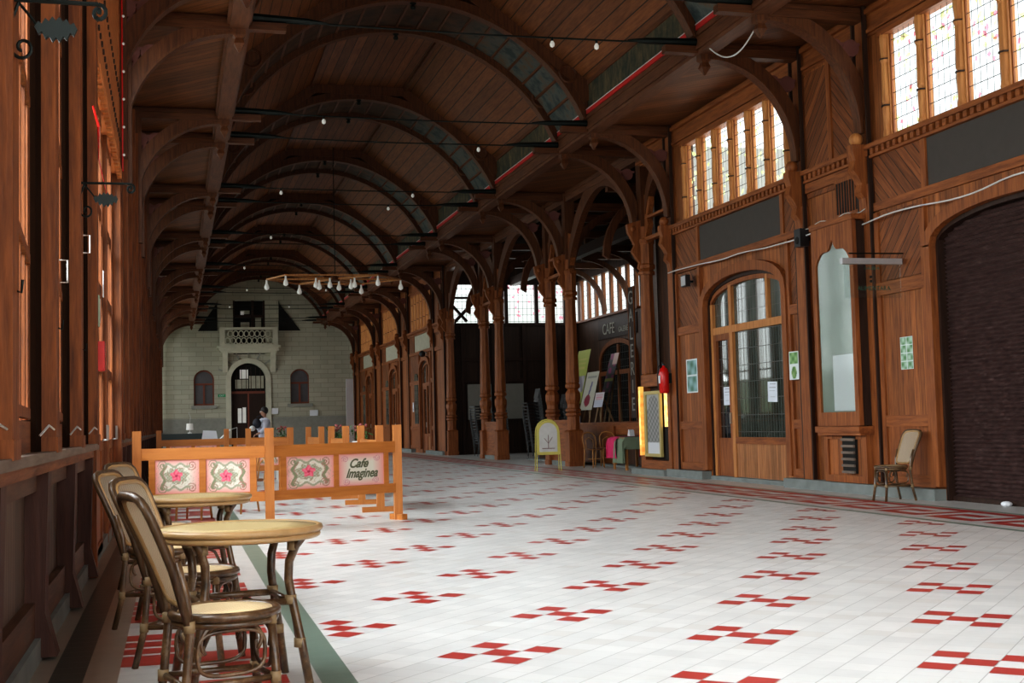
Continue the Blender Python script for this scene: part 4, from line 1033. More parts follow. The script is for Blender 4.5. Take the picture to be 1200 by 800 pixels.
# ------------------------------------------------------------------ end wall
WE = struct('wall_end')
YW = YE
DX, DZ, DR = 4.0, 3.75, .95
def arch2(cx, r, zs, n=16, rz=None): return [(cx - r * math.cos(PI * k / n), zs + (rz or r) * math.sin(PI * k / n)) for k in range(n + 1)]
mb = MB(); y0, y1 = YW, YW + .4
a_ = arch2(DX, DR, 3.85)
ex = 1.5
def holewall(cols):
    for (xa, xb, zs, ztop) in cols: mb.box(xa, xb, y0, y1, zs, ztop)
mb.box(-1.2, 1.05, y0, y1, 0, 10).box(2.15, DX - DR, y0, y1, 0, 5.3).box(DX + DR, 6.3, y0, y1, 0, 5.3).box(7.35, 10.2, y0, y1, 0, 10)
mb.strip(a_, [(p[0], 5.3) for p in a_], 'xz', y0, y1)
mb.box(1.05, 2.15, y0, y1, 0, 2.5).box(6.3, 7.35, y0, y1, 0, 2.5)
for c in (1.6, 6.825):
    aw = arch2(c, .55, 3.9); mb.strip(aw, [(p[0], 5.3) for p in aw], 'xz', y0, y1)
mb.box(1.05, 3.2, y0, y1, 5.3, 10).box(4.95, 7.35, y0, y1, 5.3, 10).box(3.2, 4.95, y0, y1, 8.3, 10)
mb.build('masonry', 'ashlar', WE)
MB().box(-1, DX - DR - .1, YW - .07, YW, 1.65, 1.78).box(DX + DR + .1, 10, YW - .07, YW, 1.65, 1.78).box(-1, DX - DR - .1, YW - .05, YW, 0, 1.65).box(DX + DR + .1, 10, YW - .05, YW, 0, 1.65).build('plinth_course', 'stone_sill', WE)
MB().strip(a_, arch2(DX, DR + .28, 3.85), 'xz', YW - .12, YW).box(DX - DR - .28, DX - DR, YW - .12, YW, 0, 3.85).box(DX + DR, DX + DR + .28, YW - .12, YW, 0, 3.85).build('door_surround', 'stone_light', WE)
vo = MB()
for k in range(1, 8): a = PI * k / 8; vo.bar((DX - 1.25 * math.cos(a), YW - .06, 3.85 + 1.25 * math.sin(a)), (DX - 1.75 * math.cos(a), YW - .06, 3.85 + 1.6 * math.sin(a)), .03, .1)
vo.build('voussoir_joint', 'stone_sill', WE)
MB().box(2.3, 5.75, YW - .7, YW, 5.62, 5.75).box(2.4, 5.65, YW - .6, YW, 5.45, 5.62).box(2.5, 5.55, YW - .5, YW, 5.35, 5.45).build('balcony_slab', 'stone_light', WE)
for x in (2.6, 5.2): 
    MB().prism([(YW, 4.3), (YW - .15, 4.3), (YW - .2, 4.6), (YW - .5, 5.1), (YW - .55, 5.4), (YW, 5.4)], 'yz', x, x + .28).build('console', 'stone_light', WE)
MB().box(2.45, 5.6, YW - .62, YW - .5, 6.62, 6.76).box(2.45, 2.72, YW - .64, YW - .48, 5.75, 6.75).box(5.33, 5.6, YW - .64, YW - .48, 5.75, 6.75).box(2.45, 5.6, YW - .6, YW - .52, 5.75, 5.85).build('parapet', 'stone_light', WE)
pr = MB()
for k in range(9):
    for r in (0, 1):
        cx = 2.88 + k * .29 + (.145 if r else 0); cz = 6.02 + r * .38
        if cx > 5.25: continue
        pr.tube([(cx + .13 * math.cos(a), YW - .56, cz + .17 * math.sin(a)) for a in [2 * PI * j / 10 for j in range(10)]], .032, 5, True)
pr.build('parapet_tracery', 'stone_light', WE)
MB().box(-1.2, 10.2, YW + .42, YW + .5, 0, 10).build('backing', 'dark_void', WE)  # dark sheet added behind the masonry to block sky showing through the openings
# door under the balcony
win_no.append(1); d = struct('door_%d' % (len(win_no) - 1))
ai = arch2(DX, DR - .05, 3.85)
MB().strip([(p[0], 3.1) for p in ai], ai, 'xz', YW + .32, YW + .34).build('back', 'dark_void', d)
MB().box(DX - DR, DX + DR, YW + .28, YW + .34, 0, 3.2).build('door_leaf', 'dark_timber', d)
MB().box(DX - .9, DX + .9, YW + .24, YW + .3, 3.12, 3.25).box(DX - .04, DX + .04, YW + .24, YW + .3, .0, 3.2).build('transom', 'sash_red', d)
for x0, x1, z0, z1 in ((3.55, 4.0, 3.95, 4.45), (3.42, 3.62, 1.5, 2.3), (3.68, 3.86, 1.5, 2.35)): MB().box(x0, x1, YW + .22, YW + .235, z0, z1).build('lit_pane', 'bulb_glass', d)
MB().box(4.05, 4.85, YW + .22, YW + .235, 3.4, 4.1).box(3.3, 4.0, YW + .22, YW + .235, 3.4, 3.9).build('fanlight_pane', 'pale_panel', d)
fg = MB()
for k in range(1, 7): fg.box(3.1 + k * .26, 3.13 + k * .26, YW + .2, YW + .22, 3.25, 4.6)
fg.build('glazing_bars', 'dark_timber', d)
# balcony door
win_no.append(1); d = struct('door_%d' % (len(win_no) - 1))
MB().box(3.2, 4.95, YW + .36, YW + .38, 5.7, 8.3).build('back', 'dark_void', d)
MB().box(3.2, 3.3, YW + .1, YW + .3, 5.7, 8.3).box(4.85, 4.95, YW + .1, YW + .3, 5.7, 8.3).box(3.2, 4.95, YW + .1, YW + .3, 7.35, 7.5).box(4.2, 4.35, YW + .1, YW + .3, 5.7, 8.3).build('frame', 'dark_timber', d)
lp = MB()
for x0, x1, z0, z1 in ((3.62, 4.1, 6.75, 7.1), (3.62, 4.12, 7.55, 7.75), (4.42, 4.75, 6.7, 7.35)):
    lp.box(x0, x1, YW + .2, YW + .22, z0, z1)
lp.build('lit_pane', 'pale_panel', d)
MB().box(3.62, 3.8, YW + .18, YW + .2, 7.45, 7.7).build('bright_pane', 'bulb_glass', d)
# wall windows
for c, lab in ((1.6, 1), (6.825, 2)):
    w = next_window(); aw = arch2(c, .55, 3.9)
    MB().strip([(p[0], 2.5) for p in aw], aw, 'xz', YW + .28, YW + .3).build('pane', 'pane_dim', w)
    MB().strip(arch2(c, .47, 3.9), aw, 'xz', YW + .18, YW + .28).box(c - .55, c + .55, YW + .18, YW + .28, 3.62, 3.72).box(c - .05, c + .05, YW + .18, YW + .28, 2.5, 3.7).box(c - .55, c - .47, YW + .18, YW + .28, 2.5, 3.9).box(c + .47, c + .55, YW + .18, YW + .28, 2.5, 3.9).box(c - .55, c + .55, YW + .18, YW + .28, 2.5, 2.6).build('sash', 'sash_red', w)
    MB().box(c - .7, c + .7, YW - .12, YW + .2, 2.32, 2.5).build('window_sill', 'stone_sill', w)
# dark drapes either side of the balcony
for xs, lb in (((1.3, 2.3, 2.35), 'dark triangular hanging left of the stone balcony'), ((6.9, 5.75, 5.7), 'dark triangular hanging right of the stone balcony')):
    o = MB().prism([(xs[0], 6.6), (xs[2], 6.6), (xs[2], 8.3), (xs[1], 8.1)], 'xz', YW - .08, YW - .03).build('dark_hanging', 'dark_void'); tag(o, lb, 'hanging')
o = MB().box(2.35, 2.75, YW - .04, YW - .01, 2.95, 3.1).build('exit_sign', 'exit_green'); tag(o, 'small green sign on the stone wall left of the end door', 'sign')
text('lettering', 'EXIT', .13, 'white_paper', o, (2.55, YW - .045, 3.02), (PI/2, 0, 0), .001)
for x, z, l in ((5.15, 1.95, 'white paper on the stone wall right of the end door'), (7.35, 1.8, 'small white framed paper low on the end wall at far right')):
    o = MB().box(x, x + .45, YW - .09, YW - .07, z, z + .32).build('notice', 'white_paper'); tag(o, l, 'notice')
# step and handrail at the end door
MB().box(2.6, 5.4, YW - .9, YW - .1, 0, .18).build('door_step', 'stone_sill', WE)
hr = thing('handrail', 'thin metal handrail at the steps left of the end door', 'handrail', (2.75, 66.5, 0))
MB().tube([(-.5, 0, .7), (0, 0, 1.15), (.35, 0, 1.25)], .025, 6).build('rail', 'steel', hr)
for x, z in ((-.5, .7), (0, 1.15), (.35, 1.25)): MB().tube([(x, 0, 0), (x, 0, z)], .02, 6).build('post', 'steel', hr)

# ------------------------------------------------------------------ furniture: cane chair
def cane_chair(label, group):
    t = thing('cane_chair', label, 'chair', (0,0,0), 0, group)
    R = .205; zs = .455
    ring = [(R * math.cos(2 * PI * k / 28), R * .98 * math.sin(2 * PI * k / 28), zs) for k in range(28)]
    MB().tube(ring, .019, 8, True).tube([(p[0] * .97, p[1] * .97, zs - .03) for p in ring], .014, 7, True).build('seat_frame', 'bamboo', t, True)
    MB().lathe([(.19, zs - .004), (.185, zs + .013), (.1, zs + .017), (.002, zs + .018)], (0,0,0), 28).build('seat_webbing', 'cane_seat', t, True)
    # back: closed hairpin frame with webbing
    def bp(u, h):  # u across (-1..1), h height fraction 0..1 -> 3-D
        return Vector((-.185 - .15 * h - .03 * h * h, u * (.155 + .035 * h), .50 + .42 * h))
    loop = []
    out_ = [(-.72, 0), (-.9, .03), (-1, .12), (-1, .35), (-1, .6), (-1, .8), (-.95, .9), (-.8, .965), (-.5, .995), (0, 1.0), (.5, .995), (.8, .965), (.95, .9), (1, .8), (1, .6), (1, .35), (1, .12), (.9, .03), (.72, 0), (0, -.01)]
    loop = [bp(u, h) for u, h in out_]
    MB().tube(loop, .013, 8, True).build('back_frame', 'bamboo_rim', t, True)
    cv = [tuple(p) for p in loop]; c = Vector((0,0,0))
    for p in loop: c += p
    c /= len(loop); n_ = len(loop)
    MB().add([tuple(c)] + cv, [(0, 1 + i, 1 + (i + 1) % n_) for i in range(n_)]).build('back_webbing', 'cane_back', t)
    # rear uprights that become the outer hoop of the back
    up = [(-.235, -.175, 0), (-.2, -.17, .2), (-.185, -.17, .42)] + [tuple(bp(u * 1.12, h) + Vector((-.012, 0, .012 * h))) for u, h in out_[3:16]] + [(-.185, .17, .42), (-.2, .17, .2), (-.235, .175, 0)]
    MB().tube(up[2:-2], .018, 8).build('back_hoop', 'bamboo_dark', t, True)
    for s in (-1, 1):
        MB().tube([(-.25, s * .18, 0), (-.205, s * .172, .18), (-.185, s * .168, .40), (-.2, s * .172, .55), (-.235, s * .185, .68)], [.017, .018, .018, .017, .014], 8).build('leg', 'bamboo', t, True)
        MB().tube([(.19, s * .15, 0), (.165, s * .135, .2), (.15, s * .125, .44)], .018, 8).build('leg', 'bamboo', t, True)
    # stretcher ring
    sq = [(.16, .13, .2), (-.2, .165, .2), (-.2, -.165, .2), (.16, -.13, .2)]
    for i in range(4): MB().tube([sq[i], sq[(i + 1) % 4]], .013, 7).build('stretcher', 'bamboo', t, True)
    # rounded loops under the seat on three sides
    for a, b_ in (((.155, .13), (.155, -.13)), ((-.19, -.165), (.155, -.13)), ((.155, .13), (-.19, .165))):
        A = Vector((*a, 0)); B = Vector((*b_, 0)); dd = B - A
        def sup(c, hw, zc, hz, n_=26): return [tuple(A + dd * (c + hw * math.copysign(abs(math.cos(q_)) ** .6, math.cos(q_))) + Vector((0, 0, zc + hz * math.copysign(abs(math.sin(q_)) ** .6, math.sin(q_))))) for q_ in [2 * PI * k / n_ for k in range(n_)]]
        MB().tube(sup(.5, .40, .315, .085), .0085, 7, True).build('loop', 'bamboo', t, True)
        for c_ in (.14, .86):
            MB().tube([tuple(A + dd * (c_ + (.5 - c_) * .85 * (1 - math.cos(q_)) ) + Vector((0, 0, .36 + .075 * math.sin(q_)))) for q_ in [PI / 2 * k / 6 - .6 for k in range(9)]], .008, 6).build('loop', 'bamboo', t, True)
    for x, y, z in ((.15, .125, .43), (.15, -.125, .43), (-.187, .168, .43), (-.187, -.168, .43), (.163, .133, .2), (.163, -.133, .2), (-.205, .17, .2), (-.205, -.17, .2)):
        MB().tube([(x, y, z - .022), (x, y, z + .022)], .023, 8).build('binding', 'binding', t, True)
    return t
G1 = 'cane cafe chairs'
ch = cane_chair('cane bistro chair nearest the camera, in front of the near round table', G1)
def place(o, x, y, deg): o.location = (x, y, 0); o.rotation_euler = (0, 0, math.radians(deg))
place(ch, .19, 5.27, 14)
dup(ch, (.1, 6.78, 0), math.radians(-22), 'cane bistro chair behind the near round table, its back just above the nearest chair')
dup(ch, (-.06, 8.15, 0), math.radians(-20), 'cane bistro chair by the left wall, third from the camera')
dup(ch, (-.1, 10.1, 0), math.radians(-30), 'farthest cane bistro chair of the left row, only its rounded top showing')
dup(ch, (9.29, 15.28, 0), math.radians(182), 'lone cane chair standing against the right wall left of the roller shutter', 'cane cafe chairs')

def bistro_table(label):
    t = thing('bistro_table', label, 'table', (0,0,0), 0, 'round bamboo tables')
    R = .365; z = .72
    MB().lathe([(R - .012, z - .004), (R - .01, z + .012), (.2, z + .014), (.002, z + .014)], (0,0,0), 40).build('cane_top', 'cane_table', t, True)
    rim = [(R * math.cos(2 * PI * k / 40), R * math.sin(2 * PI * k / 40), z) for k in range(40)]
    MB().tube(rim, .017, 8, True).tube([(p[0] * .975, p[1] * .975, z - .028) for p in rim], .015, 8, True).build('rim', 'bamboo_rim', t, True)
    MB().lathe([(R - .03, z - .02), (R - .03, z - .01)], (0,0,0), 32).build('under_board', 'binding', t)
    c4 = []
    for k in range(4):
        a = PI / 4 + k * PI / 2; ca, sa = math.cos(a), math.sin(a)
        P = lambda r, zz: (r * ca, r * sa, zz)
        MB().tube([P(.335, z - .03), P(.30, z - .07), P(.265, .58), P(.26, .5), P(.28, .4), P(.325, .22), P(.37, 0)], .02, 9).build('leg', 'bamboo', t, True)
        c4.append(P(.265, .40))
        MB().tube([(.2 * ca - .12 * sa, .2 * sa + .12 * ca, .38), (.26 * ca - .04 * sa, .26 * sa + .04 * ca, .33), P(.31, .2)], .011, 7).build('curved_brace', 'bamboo', t, True)
    for k in range(4): MB().tube([c4[k], c4[(k + 1) % 4]], .016, 8).build('stretcher', 'bamboo', t, True)
    for k in range(4):
        a = PI / 4 + k * PI / 2
        for r, zz in ((.285, z - .07), (.27, .41), (.315, .22)): MB().tube([(r * math.cos(a), r * math.sin(a), zz - .02), (r * math.cos(a), r * math.sin(a), zz + .02)], .027, 8).build('binding', 'binding', t, True)
    return t
tb = bistro_table('near round bamboo table with woven cane top')
tb.location = (.285, 6.02, 0); tb.rotation_euler = (0, 0, math.radians(8))
dup(tb, (.13, 8.95, 0), math.radians(5), 'second round bamboo table, just beyond the near one, before the painted fence')

# ------------------------------------------------------------------ painted fence
PINK, CREAM, GREEN, MAG = (.80, .33, .30), (.74, .72, .62), (.24, .27, .15), (.80, .08, .16)
def panel_paint(kind):
    def fn(u, v):
        x = (u - .5) * 1.3; y = (v - .5)
        ed = min(u, 1 - u, v, 1 - v); c = lerp(PINK, CREAM, min(1, ed * 4))
        # corner and side scrolls
        def spiral(cx, cy, s, r0, ccol, w=.02):
            dx, dy = x - cx, (y - cy) * s; r = math.hypot(dx, dy); a = math.atan2(dy, dx)
            t_ = (r / r0 * 2 - a / (2 * PI)) % 1
            return r < r0 and abs(t_ - .5) < .2
        if kind < 3:
            for sx in ((-1, 1) if kind else (-1,)):
                wv = .42 + .045 * math.sin(y * 16)
                if abs(x * sx - wv) < .045 and abs(y) < .38: c = GREEN
                if abs(x * sx - wv + .05) < .012 and abs(y) < .33: c = (.45, .25, .22)
            for cx, cy, s in ((-.42, .33, 1), (.42, .33, -1), (-.42, -.33, -1), (.42, -.33, 1)):
                if spiral(cx, cy, s, .15, GREEN): c = lerp(GREEN, MAG, .35 if cx > 0 else .1)
            wy_ = .34 + .05 * math.sin(x * 17)
            if abs(abs(y) - wy_) < .035 and abs(x) < .38: c = lerp(GREEN, CREAM, .25)
            if abs(abs(y) - wy_ + .055) < .014 and abs(x) < .3: c = (.80, .78, .70)
            fx, fy = (-.03, .03) if kind != 1 else (-.06, -.02)
            dx, dy = x - fx, y - fy; r = math.hypot(dx, dy); a = math.atan2(dy, dx)
            if ((dx / .33) ** 2 + (dy / .23) ** 2) < 1 + .25 * math.sin(a * 9): c = lerp(GREEN, CREAM, .35 + .3 * math.sin(x * 60) * math.sin(y * 70))
            if r < .16 + .03 * math.sin(a * 5): c = lerp((.85, .22, .30), MAG, .5 + .5 * math.sin(a * 5 + r * 30))
            if r < .035: c = (.45, .03, .08)
            if .19 < r < .3 and abs(math.sin(a * 3.5 + r * 22 + kind)) < .28 and abs(y) < .27: c = lerp(GREEN, PINK, .25)
            if r > .2 and abs(math.sin(x * 23 + math.sin(y * 19) * 1.6 + kind)) < .13 and abs(y) < .3: c = lerp(c, (.42, .36, .24), .7)
        else:
            for cx, cy, s in ((-.46, .34, 1), (.46, .36, -1), (-.42, -.36, -1), (.42, -.34, 1)):
                if spiral(cx, cy, s, .1, MAG): c = (.60, .25, .30)
            if abs(y - .22 - .35 * (x - .05)) < .018 and -.2 < x < .22: c = lerp(GREEN, CREAM, .3)
        return c
    return fn
def fence_panel(p0, p1, kinds, z_top=.975, z_bot=.475):
    """one framed panel between two posts; returned thing has rails, stiles, painted boards"""
    pass
FG = 'orange fence posts'
def fence(name_pts, label, kinds, feet=True, painted=True):
    t = thing('painted_fence', label, 'fence', (name_pts[0][0], name_pts[0][1], 0), 0, 'folding painted cafe fences')
    O = Vector((name_pts[0][0], name_pts[0][1], 0)); pts = [Vector((p[0], p[1], 0)) - O for p in name_pts]
    for i, p in enumerate(pts):
        MB().box(p.x - .05, p.x + .05, p.y - .04, p.y + .04, 0, 1.18).build('post', 'fence_wood_z', t)
        if feet:
            q_ = pts[i + 1] if i + 1 < len(pts) else pts[i - 1]; d_ = (q_ - p).normalized(); n_ = Vector((-d_.y, d_.x, 0))
            fl2 = .25 if len(pts) == 2 else .13
            MB().bar(p - n_ * fl2 + Vector((0, 0, .035)), p + n_ * fl2 + Vector((0, 0, .035)), .08, .07).build('foot', 'fence_wood', t)
    ki = 0
    for a, b_ in zip(pts, pts[1:]):
        d_ = (b_ - a); L = d_.length; d_.normalize(); ang = math.atan2(d_.y, d_.x)
        pan = bpy.data.objects.new('panel_frame', None)
        m_ = MB(); x0, x1 = .05, L - .05
        m_.box(x0, x1, -.02, .02, .84, .975).box(x0, x1, -.02, .02, .34, .45)
        xa, xb = x0 + .09, x1 - .1; mid = (xa + xb) / 2
        st = [(xa, xa + .07), (mid - .035, mid + .035), (xb - .07, xb)] if L > 1 else [(xa, xa + .06), (xb - .06, xb)]
        for s0, s1 in st: m_.box(s0, s1, -.018, .018, .45, .84)
        fr = m_.build('panel_frame', 'fence_wood', t); fr.location = a; fr.rotation_euler = (0, 0, ang)
        if painted:
            for (s0, s1), (s2, s3) in zip(st, st[1:]):
                kd = kinds[ki % len(kinds)]; ki += 1; w_ = s2 - s1
                for sd in (0, 1):
                    sh = sheet('painted_board', w_, .39, panel_paint(kd), fr, 64, 44, 'painted_panel')
                    sh.location = ((s1 + s2) / 2, .006 if sd else -.006, .45); sh.rotation_euler = (0, 0, PI if sd else 0)
                    if kd == 3 and not sd:
                        text('lettering', 'Cafe', .15, 'paint_green', sh, (-.05, -.003, .27), (PI/2, 0, 0), .001, shear=.45, bold=.004)
                        text('lettering', 'Imaginea', .155, 'paint_green', sh, (-.0, -.003, .15), (PI/2, 0, 0), .001, shear=.45, sx=.86, bold=.004)
    return t
flat('print_lead', (.16, .16, .11), .6)
flat('paint_green', (.12, .13, .075), .6)
front = [(-.42, 15.35), (1.06, 15.0), (2.70, 15.85)]
fence(front, 'front run of the orange fence with rose panels and cafe lettering, facing the camera', [0, 1, 2, 3])
# side panels receding down the hall, and the back run
ys = [16.95, 18.35, 19.8, 21.2, 22.7, 24.1, 27.0, 28.5]
side = [(2.72, 17.2), (2.72, 18.6)]
fence([(2.72, 17.4), (2.72, 19.2)], 'orange fence panel just behind the right end of the front fence', [2, 0])
fence([(2.70, 20.8), (2.68, 22.6)], 'orange fence panel second behind the front fence, going away', [1, 2])
fence([(2.66, 24.0), (2.64, 26.2)], 'orange fence panel third behind the front fence, farthest side panel', [0, 1])
fence([(2.2, 25.5), (1.4, 25.5)], 'short orange fence piece inside the enclosure beside the side panels', [1])
fence([(2.5, 28.6), (1.09, 28.3), (-.32, 28.3)], 'back run of the orange fence closing the cafe enclosure', [1, 0, 2])

# light wood bentwood chairs behind the fence
def wood_chair(label, group):
    t = thing('wooden_chair', label, 'chair', (0,0,0), 0, group)
    MB().lathe([(.2, .44), (.215, .45), (.215, .465), (.19, .475), (.01, .47)], (0,0,0), 24).build('seat', 'seat_pine', t, True)
    for s in (-1, 1):
        MB().tube([(.19, s * .17, 0), (.165, s * .15, .25), (.155, s * .145, .45)], [.014, .018, .018], 8).build('leg', 'chair_pine', t, True)
        MB().tube([(-.23, s * .17, 0), (-.19, s * .165, .25), (-.17, s * .17, .46)], [.014, .018, .018], 8).build('leg', 'chair_pine', t, True)
    hoop = [(-.17, -.17, .46), (-.2, -.19, .62), (-.24, -.185, .76), (-.265, -.12, .85), (-.275, 0, .875), (-.265, .12, .85), (-.24, .185, .76), (-.2, .19, .62), (-.17, .17, .46)]
    MB().tube(hoop, .016, 8).build('back_hoop', 'chair_pine', t, True)
    MB().tube([(-.19, -.11, .47), (-.22, -.11, .68), (-.24, 0, .75), (-.22, .11, .68), (-.19, .11, .47)], .011, 7).build('inner_hoop', 'chair_pine', t, True)
    MB().tube([(.15 * math.cos(a), .15 * math.sin(a), .22) for a in [2 * PI * k / 20 for k in range(20)]], .01, 6, True).build('stretcher_ring', 'chair_pine', t, True)
    return t
wc = wood_chair('honey coloured wooden chair behind the left half of the front fence', 'bentwood chairs'); place(wc, .25, 17.4, 70)
dup(wc, (1.0, 18.3, 0), math.radians(200), 'honey wooden chair behind the middle post of the front fence')
dup(wc, (.6, 21.6, 0), math.radians(-60), 'wooden chair deep inside the fenced cafe area')
# table with cloth on the right with chairs
dup(wc, (10.0, 29.9, 0), math.radians(-75), 'wooden bentwood chair at the left of the cloth covered table by the ledge')
dup(wc, (10.6, 30.55, 0), math.radians(-100), 'wooden chair with dark seat standing nearest the carved column by the ledge')
ct = thing('cafe_table', 'small wooden table under cloths beside the menu case column', 'table', (10.35, 28.2, 0))
MB().box(-.35, .35, -.5, .5, .72, .75).build('tabletop', 'chair_pine', ct)
for x in (-.28, .28):
    for y in (-.42, .42): MB().box(x - .025, x + .025, y - .025, y + .025, 0, .72).build('leg', 'chair_pine', ct)
def cloth(name, mat, x, y, sx, sy, z, drop, label, gr=0):
    n = 18; vs = []; fs = []
    for j in range(n + 1):
        for i in range(n + 1):
            u = (i / n - .5) * 2; v = (j / n - .5) * 2
            px = u * sx; py = v * sy; ox = max(0, abs(px) - .37); oy = max(0, abs(py + y) - .52)
            dz = ox + oy; fold = .03 * math.sin(v * 11 + u * 5) * min(1, dz * 6)
            vs.append((x + max(-.375, min(.375, px)) + (math.copysign(min(ox, .02) + gr, px) if ox else 0) + fold, y + max(-.52 - y, min(.52 - y, py)) + (math.copysign(fold, py) if oy else 0), z - min(dz, drop)))
    for j in range(n):
        for i in range(n): a = j * (n + 1) + i; fs.append((a, a + 1, a + n + 2, a + n + 1))
    m_ = MB(); m_.add(vs, fs); o = m_.build(name, mat, None, True); o.location = (10.35, 28.2, 0); tag(o, label, 'tablecloth'); return o
cloth('tablecloth', 'green_cloth', 0, -.3, 1.0, .5, .762, .6, 'grey green cloth hanging over the small table by the column')
cloth('tablecloth', 'pink_cloth', 0, .32, .95, .44, .772, .5, 'bright pink cloth draped over the left end of the small table', .02)
o = MB().prism([(-.08, 0), (.08, 0), (.02, .16), (-.05, .13)], 'yz', -.06, .06).build('folded_napkin', 'white_paper'); o.location = (10.35, 28.2, .775); tag(o, 'small white folded napkin standing on the green cloth', 'napkin')

# yellow sandwich board
ab = thing('sandwich_board', 'yellow round-topped sandwich board standing on the hall floor', 'sign', (8.6, 29.2, 0), math.radians(-8))
def ab_shape(w, z0, z1, n=10):
    r = w; return [(-w, z0), (w, z0)] + [(r * math.cos(a), z1 - r + r * math.sin(a)) for a in [PI * k / n for k in range(n + 1)]]
MB().prism(ab_shape(.27, .38, 1.2), 'xz', -.12, -.1).build('board', 'yellow_paint', ab)
MB().prism([(p[0] * .8, .45 + (p[1] - .38) * .84) for p in ab_shape(.27, .38, 1.2)], 'xz', -.125, -.12).build('poster_field', 'pale_tile', ab)
pp = [(-.29, -.17, 0), (-.28, -.13, .4), (-.27, -.1, .93)] + [(.27 * math.cos(a), -.07, .93 + .29 * math.sin(a)) for a in [PI - PI * k / 8 for k in range(1, 8)]] + [(.27, -.1, .93), (.28, -.13, .4), (.29, -.17, 0)]
MB().tube(pp, .012, 6).build('front_frame', 'yellow_paint', ab); MB().tube([(p[0], -p[1] * 1.0 + .02, p[2]) for p in pp], .012, 6).build('rear_frame', 'yellow_paint', ab)
MB().tube([(-.15, -.13, .53), (.15, -.13, .53)], .008, 6).tube([(0, -.13, .53), (0, -.13, .85)], .006, 6).tube([(0, -.13, .65), (-.1, -.13, .78)], .005, 5).tube([(0, -.13, .65), (.1, -.13, .8)], .005, 5).build('drawn_flower', 'carved_pink', ab)

# stacked black chairs in the annexe
def stack_chair(label):
    t = thing('stacking_chair', label, 'chair', (0,0,0), 0, 'stacked black chairs in the annexe')
    MB().box(-.2, .2, -.22, .22, .43, .47).build('seat', 'black_plastic', t)
    MB().prism([(-.2, .6), (-.17, .6), (-.24, .9), (-.27, .9)], 'xz', -.2, .2).build('backrest', 'black_plastic', t)
    for s in (-1, 1):
        MB().tube([(.2, s * .23, 0), (.18, s * .22, .45), (-.18, s * .22, .45), (-.25, s * .21, .9)], .011, 6).build('leg', 'dull_steel', t)
        MB().tube([(-.24, s * .23, 0), (-.16, s * .22, .45)], .011, 6).build('leg', 'dull_steel', t)
    return t
sc0 = None
for si, (x, y, n, rz, nm) in enumerate([(10.55, 44.0, 14, 3.3, 'stack by the corner column'), (10.9, 42.6, 12, 3.0, 'stack left of the low panel'), (10.95, 38.4, 14, 3.2, 'stack right of the low panel'), (11.6, 37.9, 12, 3.1, 'rightmost stack')]):
    for k in range(n):
        pos = 'lowest' if k == 0 else ('topmost' if k == n - 1 else (ORD + ['tenth', 'eleventh', 'twelfth', 'thirteenth'])[k] + ' from the floor')
        lab = 'black stacking chair, %s, %s' % (pos, nm)
        if sc0 is None: sc0 = stack_chair(lab); sc0.location = (x, y, 0)
        else: dup(sc0, (x - .012 * k, y, .1 * k), rz, lab)

# chandelier
cd = thing('chandelier', 'wide wooden spoked chandelier with white globes hanging in the nave', 'chandelier', (CX, 37.0, 5.45))
hub = (0, 0)
arms = [(-1.95, .2), (1.95, .1), (-1.5, -.9), (1.1, -1.0), (-.9, 1.4), (.95, 1.3)]
MB().lathe([(.12, -.05), (.14, 0), (.12, .08), (.03, .12)], (0,0,0), 12).build('hub', 'roof_timber', cd)
for i, (x, y) in enumerate(arms):
    MB().bar((0, 0, .02), (x, y, .02), .05, .05).build('arm', 'mullion_wood', cd)
rim = MB()
for i, j in ((0, 2), (2, 3), (3, 1), (1, 5), (5, 4), (4, 0)): rim.bar((*arms[i], .02), (*arms[j], .02), .04, .04)
rim.build('rim_bar', 'mullion_wood', cd)
MB().tube([(0, 0, .1), (0, 0, 3.9)], .012, 6).build('suspension_rod', 'iron', cd)
for x, y in arms + [(-.45, .1), (.45, -.1), (.15, .3), (-.2, -.4), (.5, -.5), (-.6, -.4)]:
    s_ = MB().lathe([(.025, 0), (.03, -.1), (.05, -.14), (.07, -.2), (.068, -.26), (.005, -.3)], (x, y, 0), 10).build('globe', 'bulb_glass', cd, True)

# ------------------------------------------------------------------ things before the end wall
pn = thing('grand_piano', 'dark low piano-like body behind the back fence at left', 'piano', (.2, 36.5, 0))
MB().prism([(-.55, 0), (.85, 0), (.85, .12), (.5, .5), (-.2, .9), (-.55, .9)], 'xy', .72, 1.08).build('case', 'piano_black', pn)
for x, y in ((-.45, .1), (.7, .1), (-.3, .8)): MB().box(x - .05, x + .05, y - .05, y + .05, 0, .72).build('leg', 'piano_black', pn)
MB().box(-.5, .8, -.16, 0, .7, .8).build('keyboard', 'white_paper', pn)
la = thing('table_lamp', 'small white lamp standing on the dark piano', 'lamp', (.42, 36.85, 1.08))
MB().lathe([(.06, 0), (.06, .02), (.012, .04), (.012, .12)], (0,0,0), 10).build('base', 'white_enamel', la); MB().lathe([(.1, .1), (.09, .28), (.085, .28)], (0,0,0), 14).build('shade', 'bulb_glass', la); MB().tube([(0, 0, .28), (.02, 0, .45), (-.03, 0, .6)], .006, 5).build('wire', 'steel', la)
o = MB().prism([(-.05, 0), (.38, 0), (.33, .28), (.0, .3)], 'xz', 0, .02).build('menu_sheet', 'white_paper'); o.location = (.72, 33.9, .86); tag(o, 'pale leaning sheet right of the white lamp', 'menu')
stn = MB().box(0, .4, -.1, .1, 0, .86).build('side_stand', 'dark_timber'); stn.location = (.7, 33.9, 0); tag(stn, 'dark stand carrying the pale leaning sheet', 'stand')
by = thing('roll_up_banner', 'tall narrow white banner standing by the far right wall', 'banner', (9.15, 68.5, 0), math.radians(20))
